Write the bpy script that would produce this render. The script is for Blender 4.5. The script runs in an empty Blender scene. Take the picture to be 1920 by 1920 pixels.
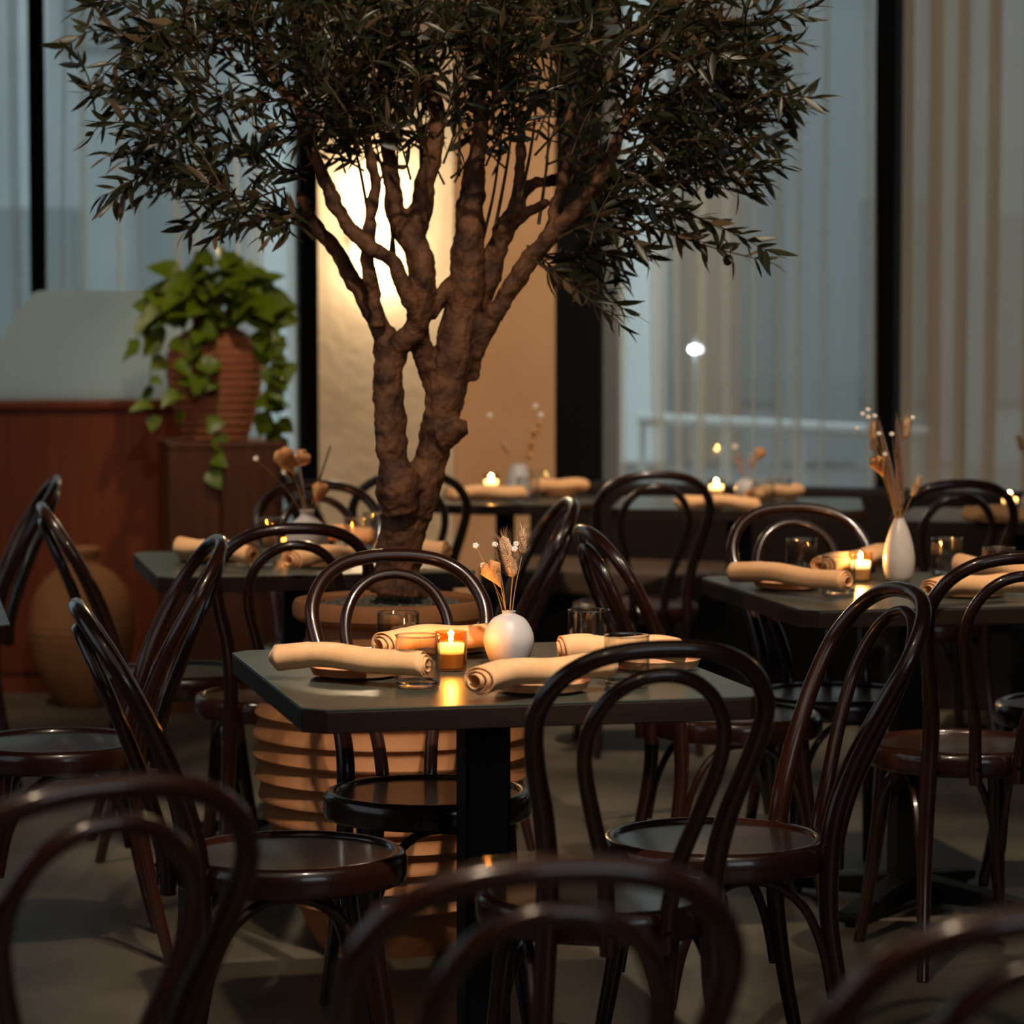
import bpy, bmesh, math, random
from mathutils import Vector, Matrix, Quaternion
from math import sin, cos, pi, radians as R, sqrt, atan2
C = bpy.context.scene
COL = C.collection
random.seed(7)

# ------------------------------------------------------------------ camera
F = 5500.0; HC = 1.395; PITCH = math.atan(370 / F)
cam = bpy.data.cameras.new('camera'); co = bpy.data.objects.new('camera', cam); COL.objects.link(co)
co.location = (0, 0, HC); co.rotation_euler = (pi / 2 - PITCH, 0, 0)
cam.sensor_width = 36; cam.lens = F / 1920 * 36; cam.clip_end = 200
cam.dof.use_dof = True; cam.dof.focus_distance = 5.55; cam.dof.aperture_fstop = 4.1
C.camera = co
# ------------------------------------------------------------------ view, world, lamps
C.view_settings.view_transform = 'Standard'; C.view_settings.look = 'None'
C.view_settings.exposure = 1.0; C.view_settings.gamma = 1; C.view_settings.use_curve_mapping = False
C.cycles.use_denoising = True
C.cycles.max_bounces = 10; C.cycles.transparent_max_bounces = 32; C.cycles.transmission_bounces = 10
C.cycles.caustics_reflective = False; C.cycles.caustics_refractive = False
C.cycles.sample_clamp_indirect = 4.0
W = bpy.data.worlds.new('world'); C.world = W; W.use_nodes = True
bg = W.node_tree.nodes['Background']; bg.inputs[0].default_value = (0.70, 0.82, 0.84, 1); bg.inputs[1].default_value = .88

def lamp(name, kind, loc, energy, color, target=None, **kw):
    l = bpy.data.lights.new(name, kind); l.energy = energy; l.color = color
    for k, v in kw.items(): setattr(l, k, v)
    o = bpy.data.objects.new(name, l); COL.objects.link(o); o.location = loc
    if target is not None:
        o.rotation_euler = (Vector(target) - Vector(loc)).to_track_quat('-Z', 'Y').to_euler()
    return o
WARM = (1.0, 0.82, 0.62); NEUT = (1.0, 0.93, 0.84); COOL = (0.80, 0.90, 1.0)
# ceiling spots over the tables, then on partition, vine and tree
lamp('unseen_spot', 'SPOT', (0.5, 3.3, 3.7), 255, (1, .89, .74), (-0.05, 5.3, .75), spot_size=R(23), spot_blend=.8, shadow_soft_size=.04)
lamp('unseen_spot', 'SPOT', (1.8, 5.4, 3.7), 150, WARM, (.94, 6.9, .75), spot_size=R(32), spot_blend=.8, shadow_soft_size=.04)
lamp('unseen_spot', 'SPOT', (-1.7, 6.7, 3.7), 135, WARM, (-.56, 7.7, .75), spot_size=R(32), spot_blend=.8, shadow_soft_size=.04)
lamp('unseen_spot', 'SPOT', (.6, 8.2, 3.7), 170, WARM, (.6, 9.9, .75), spot_size=R(44), spot_blend=.8, shadow_soft_size=.05)
lamp('unseen_spot', 'SPOT', (-2.3, 8.6, 3.7), 62, WARM, (-1.95, 10.6, .7), spot_size=R(38), spot_blend=.9, shadow_soft_size=.05)
lamp('unseen_spot', 'SPOT', (-.55, 8.3, 3.7), 62, WARM, (-1.0, 10.4, 1.25), spot_size=R(22), spot_blend=.8, shadow_soft_size=.05)
lamp('unseen_spot', 'SPOT', (-.2, 3.6, 3.9), 115, (1, .80, .58), (-.15, 6.5, 1.35), spot_size=R(60), spot_blend=.9, shadow_soft_size=.06)
# added cool fill panels, standing in for windows these walls do not have
lamp('cool_fill', 'AREA', (-4.6, 4.5, 2.2), 9, COOL, (0, 6, .8), shape='RECTANGLE', size=5, size_y=2.6)
lamp('cool_fill', 'AREA', (3.0, -1.2, 2.6), 13, COOL, (0, 6, .7), shape='RECTANGLE', size=3, size_y=2)
lamp('unseen_spot', 'SPOT', (.4, 9.2, 3.8), 130, (1, .80, .6), (.05, 11.66, 1.3), spot_size=R(40), spot_blend=.9, shadow_soft_size=.06)  # added wash to brighten the recessed tan wall and pillar
lamp('unseen_spot', 'SPOT', (2.2, 8.6, 3.8), 14, (1, .78, .52), (2.2, 10.6, 1.9), spot_size=R(75), spot_blend=.9, shadow_soft_size=.06)  # added warm wash on the right-hand curtain
lamp('unseen_spot', 'SPOT', (1.0, 9.8, 3.8), 9, (1, .84, .60), (.95, 11.3, 1.9), spot_size=R(70), spot_blend=.9, shadow_soft_size=.06)  # added warm graze across the curtain folds
lamp('unseen_spot', 'SPOT', (-.3, 1.4, 3.7), 75, (1, .74, .52), (0, 2.75, .85), spot_size=R(46), spot_blend=.9, shadow_soft_size=.12)  # added to put reddish highlights on the front chair backs
lamp('room_glow', 'AREA', (0.3, 3.5, 3.85), 12, WARM, (0.3, 4.5, 0), shape='RECTANGLE', size=5, size_y=6)  # added warm ambient fill under the ceiling, no fixture there

# ------------------------------------------------------------------ helpers
def at(px, py, d):
    """point at world distance d along +Y seen at photo pixel (px, py)"""
    x = (px - 960) / F; y = -(py - 960) / F
    v = Vector((x, cos(PITCH) + y * sin(PITCH), y * cos(PITCH) - sin(PITCH)))
    v *= d / v.y
    return Vector((v.x, v.y, v.z + HC))
def on(px, py, h):
    x = (px - 960) / F; y = -(py - 960) / F
    v = Vector((x, cos(PITCH) + y * sin(PITCH), y * cos(PITCH) - sin(PITCH)))
    v *= (h - HC) / v.z
    return Vector((v.x, v.y, h))

def hx(s, a=1):
    s = s.lstrip('#'); r = [int(s[i:i + 2], 16) / 255 for i in (0, 2, 4)]
    return tuple((c / 12.92 if c <= .04045 else ((c + .055) / 1.055) ** 2.4) for c in r) + (a,)

MATS = {}
def mat(name, color, rough=.5, metal=0, noise=None, bump=0, bscale=20, coat=0, spec=.5, stretch=(1, 1, 1), emit=None, trans=0, sheen=0):
    m = bpy.data.materials.new(name); m.use_nodes = True; nt = m.node_tree; p = nt.nodes['Principled BSDF']
    p.inputs['Base Color'].default_value = color; p.inputs['Roughness'].default_value = rough
    p.inputs['Metallic'].default_value = metal; p.inputs['Coat Weight'].default_value = coat; p.inputs['Coat Roughness'].default_value = .09
    p.inputs['Specular IOR Level'].default_value = spec; p.inputs['Sheen Weight'].default_value = sheen
    if emit: p.inputs['Emission Color'].default_value = emit[0]; p.inputs['Emission Strength'].default_value = emit[1]
    if noise or bump:
        tc = nt.nodes.new('ShaderNodeTexCoord'); mp = nt.nodes.new('ShaderNodeMapping'); mp.inputs['Scale'].default_value = stretch
        nt.links.new(tc.outputs['Object'], mp.inputs['Vector'])
    if noise:
        c2, sc, det = noise
        n = nt.nodes.new('ShaderNodeTexNoise'); n.inputs['Scale'].default_value = sc; n.inputs['Detail'].default_value = det
        nt.links.new(mp.outputs[0], n.inputs['Vector'])
        r = nt.nodes.new('ShaderNodeValToRGB'); r.color_ramp.elements[0].position = .35; r.color_ramp.elements[1].position = .68
        r.color_ramp.elements[0].color = color; r.color_ramp.elements[1].color = c2
        nt.links.new(n.outputs[0], r.inputs[0]); nt.links.new(r.outputs[0], p.inputs['Base Color'])
    if bump:
        n = nt.nodes.new('ShaderNodeTexNoise'); n.inputs['Scale'].default_value = bscale; n.inputs['Detail'].default_value = 5
        nt.links.new(mp.outputs[0], n.inputs['Vector'])
        b = nt.nodes.new('ShaderNodeBump'); b.inputs['Strength'].default_value = bump; b.inputs['Distance'].default_value = .01
        nt.links.new(n.outputs[0], b.inputs['Height']); nt.links.new(b.outputs[0], p.inputs['Normal'])
    MATS[name] = m
    return m

def thin_glass(name, tint, ior=1.45, rough=0.0, edge=1.0):
    m = bpy.data.materials.new(name); m.use_nodes = True; nt = m.node_tree; nt.nodes.clear()
    o = nt.nodes.new('ShaderNodeOutputMaterial'); t = nt.nodes.new('ShaderNodeBsdfTransparent'); g = nt.nodes.new('ShaderNodeBsdfGlossy')
    f = nt.nodes.new('ShaderNodeFresnel'); mx = nt.nodes.new('ShaderNodeMixShader')
    t.inputs[0].default_value = tint; g.inputs['Roughness'].default_value = rough; f.inputs['IOR'].default_value = ior
    ge = nt.nodes.new('ShaderNodeNewGeometry'); mi = nt.nodes.new('ShaderNodeMix'); mi.inputs[2].default_value = ior; mi.inputs[3].default_value = 1 / ior
    nt.links.new(ge.outputs['Backfacing'], mi.inputs[0]); nt.links.new(mi.outputs[0], f.inputs['IOR'])
    lw = nt.nodes.new('ShaderNodeLayerWeight'); lw.inputs[0].default_value = .09; cm = nt.nodes.new('ShaderNodeMix'); cm.data_type = 'RGBA'   # longer path through the wall at grazing angles
    cm.inputs[6].default_value = tint; cm.inputs[7].default_value = tuple(c * edge for c in tint[:3]) + (1,)
    nt.links.new(lw.outputs['Facing'], cm.inputs[0]); nt.links.new(cm.outputs[2], t.inputs[0])
    nt.links.new(f.outputs[0], mx.inputs[0]); nt.links.new(t.outputs[0], mx.inputs[1]); nt.links.new(g.outputs[0], mx.inputs[2]); nt.links.new(mx.outputs[0], o.inputs[0])
    return m
def cloth_sheer(name, col, opac, tr=.6):
    m = bpy.data.materials.new(name); m.use_nodes = True; nt = m.node_tree; nt.nodes.clear()
    o = nt.nodes.new('ShaderNodeOutputMaterial'); t = nt.nodes.new('ShaderNodeBsdfTransparent')
    d = nt.nodes.new('ShaderNodeBsdfDiffuse'); l = nt.nodes.new('ShaderNodeBsdfTranslucent')
    a = nt.nodes.new('ShaderNodeMixShader'); b = nt.nodes.new('ShaderNodeMixShader')
    d.inputs[0].default_value = col; l.inputs[0].default_value = col; a.inputs[0].default_value = tr; b.inputs[0].default_value = opac
    nt.links.new(d.outputs[0], a.inputs[1]); nt.links.new(l.outputs[0], a.inputs[2])
    nt.links.new(t.outputs[0], b.inputs[1]); nt.links.new(a.outputs[0], b.inputs[2]); nt.links.new(b.outputs[0], o.inputs[0])
    return m
def emitter(name, col, st):
    m = bpy.data.materials.new(name); m.use_nodes = True; nt = m.node_tree; nt.nodes.clear()
    o = nt.nodes.new('ShaderNodeOutputMaterial'); e = nt.nodes.new('ShaderNodeEmission'); e.inputs[0].default_value = col; e.inputs[1].default_value = st
    nt.links.new(e.outputs[0], o.inputs[0]); return m

M = {}
M['wood'] = mat('dark_bentwood', (.027, .0074, .0042, 1), .27, noise=((.040, .0110, .0060, 1), 9, 3), coat=.8, stretch=(1, 1, 1))
M['seat'] = mat('seat_veneer', (.030, .013, .008, 1), .34, noise=((.044, .019, .011, 1), 5, 4), coat=.35, stretch=(1, 7, 1))
M['tabletop'] = mat('dark_laminate', (.050, .054, .040, 1), .30, noise=((.062, .066, .050, 1), 6, 4), spec=.55, bump=.02, bscale=160)
M['edge'] = mat('table_edge_wood', (.014, .006, .004, 1), .45, spec=.3, noise=((.024, .010, .006, 1), 5, 3), stretch=(1, 1, 12))
M['iron'] = mat('black_iron', (.004, .004, .004, 1), .5, spec=.25, bump=.05, bscale=90)
M['terra'] = mat('terracotta', hx('a5683c'), .78, noise=(hx('b97c4e'), 7, 5), bump=.12, bscale=60)
M['terra2'] = mat('terracotta_ochre', hx('8a5a34'), .8, noise=(hx('a06c42'), 6, 5), bump=.15, bscale=50)
M['basketpot'] = mat('terracotta_red', hx('a05a38'), .8, noise=(hx('b87450'), 5, 5), bump=.2, bscale=40)
M['soil'] = mat('gravel_soil', (.10, .085, .065, 1), .95, noise=((.25, .22, .18, 1), 60, 4), bump=.9, bscale=70)
M['bark'] = mat('olive_bark', hx('43271a'), .7, noise=(hx('8a5c3c'), 22, 8), bump=1.0, bscale=48, stretch=(1, 1, .9))
M['twig'] = mat('twig_bark', hx('4a3820'), .7)
M['ceramic'] = mat('white_ceramic', hx('c2bab8'), .45, bump=.03, bscale=120)
M['ceramic2'] = mat('white_ceramic_gloss', hx('cbbfb6'), .25)
M['plate'] = mat('sand_stoneware', hx('e0a273'), .4, noise=(hx('e6ae82'), 18, 4))
M['napkin'] = mat('peach_linen', hx('f9b97e'), .9, noise=(hx('fdc58e'), 30, 4), bump=.10, bscale=300, sheen=.2)
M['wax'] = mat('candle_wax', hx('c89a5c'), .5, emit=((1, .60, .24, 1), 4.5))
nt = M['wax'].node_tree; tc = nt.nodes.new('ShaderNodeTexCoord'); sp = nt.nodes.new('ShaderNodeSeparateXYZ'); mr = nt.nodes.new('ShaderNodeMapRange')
mr.inputs[1].default_value = .024; mr.inputs[2].default_value = .043; mr.inputs[3].default_value = .03; mr.inputs[4].default_value = 6.0  # flame glow through the wax painted as emission, stronger towards the top
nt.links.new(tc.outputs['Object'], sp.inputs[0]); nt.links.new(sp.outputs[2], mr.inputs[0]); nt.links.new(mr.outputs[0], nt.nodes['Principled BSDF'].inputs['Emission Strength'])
M['flame'] = emitter('flame', (1, .62, .22, 1), 260)
M['wick'] = mat('wick', (.02, .015, .01, 1), .9)
M['tumbler'] = thin_glass('clear_tumbler_glass', (.965, .975, .97, 1), 1.75, 0, .12)
M['solidglass'] = mat('solid_clear_glass', (.97, .98, .97, 1), .0); M['solidglass'].node_tree.nodes['Principled BSDF'].inputs['Transmission Weight'].default_value = 1
M['amber'] = thin_glass('amber_ribbed_glass', (.90, .70, .40, 1), 1.6, .04, .4)
M['clearvot'] = thin_glass('clear_votive_glass', (.95, .88, .76, 1), 1.5, .02, .45)
M['pane'] = thin_glass('window_pane_glass', (.93, .95, .95, 1), 1.5)
M['sheer'] = cloth_sheer('sheer_curtain_cloth', (.80, .79, .72, 1), .28)
M['sheer_warmlit'] = cloth_sheer('sheer_curtain_cloth_warmlit', (.78, .66, .52, 1), .66, .42)  # sheer cloth again, with warm room light painted into its colour
M['black'] = mat('black_metal_frame', (.0030, .0030, .0030, 1), .75, spec=.15)
M['plaster'] = mat('rough_plaster', hx('cdb89c'), .9, noise=(hx('d8c5aa'), 5, 6), bump=.55, bscale=22)
M['plaster2'] = mat('smooth_tan_plaster', hx('c69a70'), .88, noise=(hx('cca27a'), 3, 4), bump=.06, bscale=40)
M['panelwood'] = mat('red_brown_panel', hx('682a08'), .42, noise=(hx('76340e'), 4, 5), stretch=(9, 9, .6))
M['pedwood'] = mat('walnut_veneer', hx('54260c'), .5, noise=(hx('683616'), 5, 5), stretch=(10, 10, .7))
M['screen'] = cloth_sheer('frosted_screen', (.74, .82, .82, 1), .94, .74)
M['floor'] = mat('polished_concrete', (.076, .061, .043, 1), .42, noise=((.165, .135, .096, 1), 2.4, 8), bump=.05, bscale=30)
M['wallpaint'] = mat('wall_paint', hx('6e6256'), .9)
M['ceilpaint'] = mat('ceiling_paint', hx('5c554c'), .9)
M['leather'] = mat('dark_leather', (.007, .0035, .003, 1), .55, spec=.25)
M['cushion'] = mat('brown_seat_cushion', (.085, .05, .03, 1), .6, noise=((.10, .062, .038, 1), 8, 3))
M['sconce'] = mat('cream_ceramic', hx('f1dfb8'), .6, emit=((1, .80, .46, 1), 1.2))
M['bulb'] = emitter('bulb', (1, .80, .5, 1), 40)
M['tail'] = mat('bunny_tail_fluff', hx('d9a06a'), .95, noise=(hx('ecbc8c'), 60, 3), bump=.8, bscale=400, sheen=.6)
M['stem'] = mat('dry_stem', hx('a9834e'), .8)
M['plume'] = mat('dark_grass_plume', hx('5a3426'), .95, noise=(hx('7a4a36'), 60, 3), bump=.9, bscale=300, sheen=.4)
M['pod'] = mat('dry_pod', hx('c07a44'), .85, noise=(hx('e0a870'), 40, 4), bump=.6, bscale=90)
M['floret'] = mat('white_floret', hx('efe4da'), .8)
M['asphalt'] = mat('street_asphalt', (.12, .13, .14, 1), .8)
M['facade'] = mat('grey_facade', (.30, .34, .36, 1), .8, noise=((.36, .40, .42, 1), 1.2, 4))
M['facade_dk'] = mat('dark_shop_glass', (.16, .19, .205, 1), .25)
M['facade_br'] = mat('brown_facade_pier', (.17, .12, .085, 1), .8)
M['facade_lt'] = mat('pale_facade_pier', (.62, .68, .70, 1), .8)
M['rail'] = mat('pale_rail_paint', (.75, .80, .82, 1), .5)
M['lampglow'] = emitter('street_lamp_glow', (.85, .95, 1, 1), 14)
M['oliv'] = mat('black_olive', (.010, .007, .009, 1), .25)

def leafmat(name, top, top2, under, rough):
    m = bpy.data.materials.new(name); m.use_nodes = True; nt = m.node_tree; p = nt.nodes['Principled BSDF']
    g = nt.nodes.new('ShaderNodeNewGeometry'); tc = nt.nodes.new('ShaderNodeTexCoord')
    n = nt.nodes.new('ShaderNodeTexNoise'); n.inputs['Scale'].default_value = 6
    nt.links.new(tc.outputs['Object'], n.inputs['Vector'])
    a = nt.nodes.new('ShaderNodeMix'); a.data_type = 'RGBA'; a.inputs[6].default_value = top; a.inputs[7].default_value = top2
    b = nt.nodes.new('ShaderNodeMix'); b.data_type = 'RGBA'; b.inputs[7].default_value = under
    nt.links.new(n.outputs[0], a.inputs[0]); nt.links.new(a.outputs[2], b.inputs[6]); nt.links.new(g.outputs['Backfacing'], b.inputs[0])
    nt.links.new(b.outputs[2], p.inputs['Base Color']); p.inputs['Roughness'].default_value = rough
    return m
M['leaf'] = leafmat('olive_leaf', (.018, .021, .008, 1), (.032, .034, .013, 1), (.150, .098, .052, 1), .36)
M['pothos'] = leafmat('pothos_leaf', hx('36500a'), hx('8a9a16'), hx('587222'), .4)

class MB:
    def __init__(s): s.v = []; s.f = []
    def add(s, v, f):
        n = len(s.v); s.v += [tuple(x) for x in v]; s.f += [tuple(i + n for i in q) for q in f]; return s
    def box(s, lo, hi, mtx=None):
        x0, y0, z0 = lo; x1, y1, z1 = hi
        v = [Vector(p) for p in ((x0, y0, z0), (x1, y0, z0), (x1, y1, z0), (x0, y1, z0), (x0, y0, z1), (x1, y0, z1), (x1, y1, z1), (x0, y1, z1))]
        if mtx: v = [mtx @ p for p in v]
        return s.add(v, [(3, 2, 1, 0), (4, 5, 6, 7), (0, 1, 5, 4), (1, 2, 6, 5), (2, 3, 7, 6), (3, 0, 4, 7)])
    def lathe(s, prof, seg=32, c=(0, 0, 0), rib=None):
        v = []; f = []
        for r, z in prof:
            for k in range(seg):
                a = 2 * pi * k / seg; rr = r * (1 + rib * (1 if k % 2 else -1)) if rib else r
                v.append((c[0] + rr * cos(a), c[1] + rr * sin(a), c[2] + z))
        for i in range(len(prof) - 1):
            for k in range(seg):
                k2 = (k + 1) % seg
                f.append((i * seg + k, i * seg + k2, (i + 1) * seg + k2, (i + 1) * seg + k))
        return s.add(v, f)
    def tube(s, pts, rad, seg=10, closed=False, cap=True):
        pts = [Vector(p) for p in pts]; n = len(pts)
        if not hasattr(rad, '__len__'): rad = [rad] * n
        T = []
        for i in range(n):
            a = pts[(i + 1) % n] if closed or i < n - 1 else pts[i]
            b = pts[i - 1] if closed or i > 0 else pts[i]
            T.append((a - b).normalized())
        up = Vector((0, 0, 1)) if abs(T[0].z) < .9 else Vector((1, 0, 0))
        N = (up - T[0] * up.dot(T[0])).normalized()
        v = []; f = []
        for i in range(n):
            if i:
                q = T[i - 1].rotation_difference(T[i]); N = (q @ N); N = (N - T[i] * N.dot(T[i])).normalized()
            B = T[i].cross(N)
            for k in range(seg):
                a = 2 * pi * k / seg; v.append(pts[i] + (N * cos(a) + B * sin(a)) * rad[i])
        m = n if closed else n - 1
        for i in range(m):
            j = (i + 1) % n
            for k in range(seg):
                k2 = (k + 1) % seg; f.append((i * seg + k, i * seg + k2, j * seg + k2, j * seg + k))
        if cap and not closed:
            f.append(tuple(range(seg - 1, -1, -1))); f.append(tuple((n - 1) * seg + k for k in range(seg)))
        return s.add(v, f)
    def build(s, name, m, parent=None, smooth=True, angle=40):
        me = bpy.data.meshes.new(name); me.from_pydata(s.v, [], s.f); me.update()
        if m: me.materials.append(m)
        if smooth:
            me.polygons.foreach_set('use_smooth', [True] * len(me.polygons))
            me.set_sharp_from_angle(angle=R(angle))
        o = bpy.data.objects.new(name, me); COL.objects.link(o)
        if parent: o.parent = parent
        return o

def crom(pts, n=8):
    """Catmull-Rom through tuples of any length"""
    P = [pts[0]] + list(pts) + [pts[-1]]; out = []
    for i in range(1, len(P) - 2):
        for k in range(n):
            t = k / n
            out.append(tuple(.5 * (2 * b + (c - a) * t + (2 * a - 5 * b + 4 * c - d) * t * t + (3 * b - a - 3 * c + d) * t ** 3)
                             for a, b, c, d in zip(P[i - 1], P[i], P[i + 1], P[i + 2])))
    out.append(tuple(pts[-1])); return out

def tag(o, label=None, cat=None, group=None, kind=None):
    if label: o['label'] = label
    if cat: o['category'] = cat
    if group: o['group'] = group
    if kind: o['kind'] = kind
    return o
def empty(name, loc=(0, 0, 0), rz=0):
    o = bpy.data.objects.new(name, None); COL.objects.link(o); o.location = loc; o.rotation_euler = (0, 0, rz); o.empty_display_size = .05
    return o
def bevel(o, w=.003, seg=2):
    m = o.modifiers.new('bevel', 'BEVEL'); m.width = w; m.segments = seg; m.limit_method = 'ANGLE'; m.angle_limit = R(35); return o
def dup(root, loc, rz, label, group=None, parent=None):
    c = root.copy(); COL.objects.link(c); c.location = loc; c.rotation_euler = (0, 0, rz); tag(c, label, None, group)
    def kids(a, b):
        for ch in list(a.children):
            d = ch.copy(); COL.objects.link(d); d.parent = b; kids(ch, d)
    kids(root, c); return c

# ------------------------------------------------------------------ room shell
def struct(name, mb, m, parent=None, smooth=False):
    o = mb.build(name, m, parent, smooth)
    if not parent: o['kind'] = 'structure'
    return o
X0, X1, Y0 = -5.2, 5.2, -2.2
struct('floor', MB().box((X0, Y0, -.1), (X1, 13.2, 0)), M['floor'])
struct('ceiling', MB().box((X0, Y0, 4.0), (X1, 13.2, 4.1)), M['ceilpaint'])
struct('wall_left', MB().box((X0 - .15, Y0, 0), (X0, 12.2, 4.0)), M['wallpaint'])
struct('wall_right', MB().box((X1, Y0, 0), (X1 + .15, 12.2, 4.0)), M['wallpaint'])
struct('wall_front', MB().box((X0, Y0 - .15, 0), (X1, Y0, 4.0)), M['wallpaint'])

# plaster pillar between the two window runs: a proud rough pilaster and a smooth recessed return
PY = 11.35
xa, xb, xc = at(597, 600, PY).x, at(850, 600, PY).x, at(1050, 600, 11.7).x
pil = struct('pillar', MB().box((xa, PY, 0), (xb, 12.1, 4.0)), M['plaster'])
ret = struct('wall_back', MB().box((xb, 11.66, 0), (xc + .02, 12.1, 4.0)), M['plaster2'])

def window_run(name, A, B, posts, z1=3.75):
    """black frame from A to B (xy), posts = list of (t0, t1) along the run, glass between"""
    A = Vector((*A, 0)); B = Vector((*B, 0)); L = (B - A).length; u = (B - A) / L; n = Vector((-u.y, u.x, 0))
    mt = Matrix(((u.x, n.x, 0, A.x), (u.y, n.y, 0, A.y), (0, 0, 1, 0), (0, 0, 0, 1)))
    root = empty(name); root['kind'] = 'structure'
    MB().box((0, 0, 0), (L, .14, .30), mt).build('sill', M['black'], root, False)
    MB().box((0, 0, z1), (L, .14, 4.0), mt).build('header', M['black'], root, False)
    for a, b, dep in posts:
        MB().box((a, -dep, .0), (b, .16, 4.0), mt).build('mullion', M['black'], root, False)
    MB().box((0, .09, .28), (L, .10, z1 + .02), mt).build('pane', M['pane'], root, False)
    return mt, u, n, L

def line_t(A, B, px):
    """where the photo column px meets the run A-B, in metres from A"""
    k = (px - 960) / F; ax, ay = A; bx, by = B; L = sqrt((bx - ax) ** 2 + (by - ay) ** 2); ux, uy = (bx - ax) / L, (by - ay) / L
    return (k * ay - ax) / (ux - k * uy)
LA, LB = (-5.2, 10.9), (at(600, 600, 11.55).x, 11.55)
RA, RB = (at(1046, 600, 11.72).x, 11.72), (5.2, 11.72 - (5.2 - at(1046, 600, 11.72).x) * .42)
tl = lambda p: line_t(LA, LB, p); tr = lambda p: line_t(RA, RB, p)
mtL, *_ = window_run('window_1', LA, LB, [(tl(60), tl(90), .05), (tl(560), tl(600), .05), (tl(-420), tl(-390), .05)])
mtR, *_ = window_run('window_2', RA, RB, [(0, tr(1138), .06), (tr(1650), tr(1688), .10), (tr(2250), tr(2290), .1), (tr(2900), tr(2940), .1)])

def curtain(mt, t0, t1, off, label, m, seed, zb=.04, zt=3.7, flat=(.045, .13), fold=(.015, .045), depth=.035):
    """hanging cloth: flat runs of a single layer between Z-folds of three layers"""
    rnd = random.Random(seed); P = []; F_ = []; x = t0; k = 0; y = 0
    while x < t1:
        a = rnd.uniform(*flat); w = rnd.uniform(*fold); sg = 1 if rnd.random() < .5 else -1
        bow = rnd.uniform(-.02, .02)
        for q in range(5): P.append((x + a * q / 5, sin(pi * q / 5) * bow)); F_.append(k)
        x += a
        for dx, dy in ((0, 0), (.45, .15), (.9, .3), (1.0, .45), (.6, .55), (.12, .62), (0, .75), (.1, .9), (.5, .7), (.9, .2)):
            P.append((x + w * dx, sg * depth * dy)); F_.append(k)
        x += w; k += 1
    xe = max(p[0] for p in P); P = [(t0 + .025 + (a - t0) * (t1 - t0 - .05) / (xe - t0), b) for a, b in P]
    rows = [zb, .4, .8, 1.2, 1.6, 2.0, 2.4, 2.8, 3.2, zt]; v = []; f = []
    dr = [(rnd.uniform(-.022, .022), rnd.uniform(0, 6), rnd.uniform(.6, 1.3)) for _ in range(k + 1)]
    for z in rows:
        for (px_, py_), q in zip(P, F_):
            A, ph, fr = dr[q]; A2, ph2, fr2 = dr[q + 1]
            v.append(mt @ Vector((px_ + A * sin(z * fr + ph) - A * sin(zt * fr + ph), -off + py_ + .012 * sin(z * 1.3 + ph), z)))
    N = len(P)
    for r_ in range(len(rows) - 1):
        for q in range(N - 1): f.append((r_ * N + q, r_ * N + q + 1, (r_ + 1) * N + q + 1, (r_ + 1) * N + q))
    o = MB().add(v, f).build('sheer_curtain', m, None, True, 180)
    return tag(o, label, 'curtain')
curtain(mtL, tl(-380), tl(60), .09, 'grey sheer curtain at far left beyond the black mullion', M['sheer'], 31)
curtain(mtL, tl(92), tl(562), .09, 'pale grey sheer curtain behind the potted vine and screen', M['sheer'], 4)
curtain(mtR, tr(1142), tr(1656), .10, 'blue-grey sheer curtain between pillar and right-hand black mullion', M['sheer'], 11)
curtain(mtR, tr(1692), tr(2260), .10, 'warm-lit sheer curtain at the right edge beyond the black mullion', M['sheer_warmlit'], 6, flat=(.05, .13), fold=(.03, .07))

# ------------------------------------------------------------------ outside
struct('street', MB().box((-30, 13.2, -.3), (40, 60, -.15)), M['asphalt'])
b = empty('street_building', (0, 0, 0)); tag(b, 'grey building across the street seen faintly through the sheer curtains', 'building')
MB().box((-30, 30, -.15), (40, 34, 14)).build('facade_wall', M['facade'], b, False)
for k in range(46):
    x = -20 + k * 1.15 + random.uniform(-.3, .3); g = random.choice(['facade_dk', 'facade_br', 'facade_lt'])
    if -6.4 < x < -4.4: continue
    MB().box((x, 29.7, -.1), (x + random.uniform(.25, .8), 30, random.choice([3.4, 9, 9, 12]))).build('facade_pier', M[g], b, False)
for k in range(16):
    x = -22 + k * 3.4
    a_ = random.uniform(-.5, .5)
    MB().box((x + a_, 29.9, .5), (x + a_ + random.uniform(1, 2.4), 30.05, random.uniform(2.2, 3.2))).build('shop_window', M['facade_dk'], b, False)
    MB().box((x - a_, 29.9, random.uniform(3.9, 4.6)), (x - a_ + 1.5, 30.05, 6.6)).build('upper_window', M['facade_dk'], b, False)
r = empty('street_railing', (0, 0, 0)); tag(r, 'pale street railing seen as bright bars behind right sheer curtain', 'railing')
MB().tube([at(1200, 786, 15), at(1760, 816, 14.2)], .035, 8).build('top_rail', M['rail'], r)
for p in (1205, 1360, 1500, 1640, 1755):
    q = at(p, 786 + (p - 1200) * .054, 15 - (p - 1200) * .00143); MB().tube([(q.x, q.y, -.15), q], .02, 6).build('post', M['rail'], r)
sl = empty('street_light', at(1305, 655, 18)); tag(sl, 'bright white street light glowing through the right sheer curtain', 'lamp')
MB().lathe([(0, -.02), (.03, -.017), (.042, 0), (.03, .017), (0, .02)], 14).build('glow_lens', M['lampglow'], sl)
q = at(1305, 655, 18)
MB().tube([(0, .03, -q.z - .15), (0, .03, .06), (0, -.0, .06)], .012, 6).build('pole', M['facade'], sl)

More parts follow.
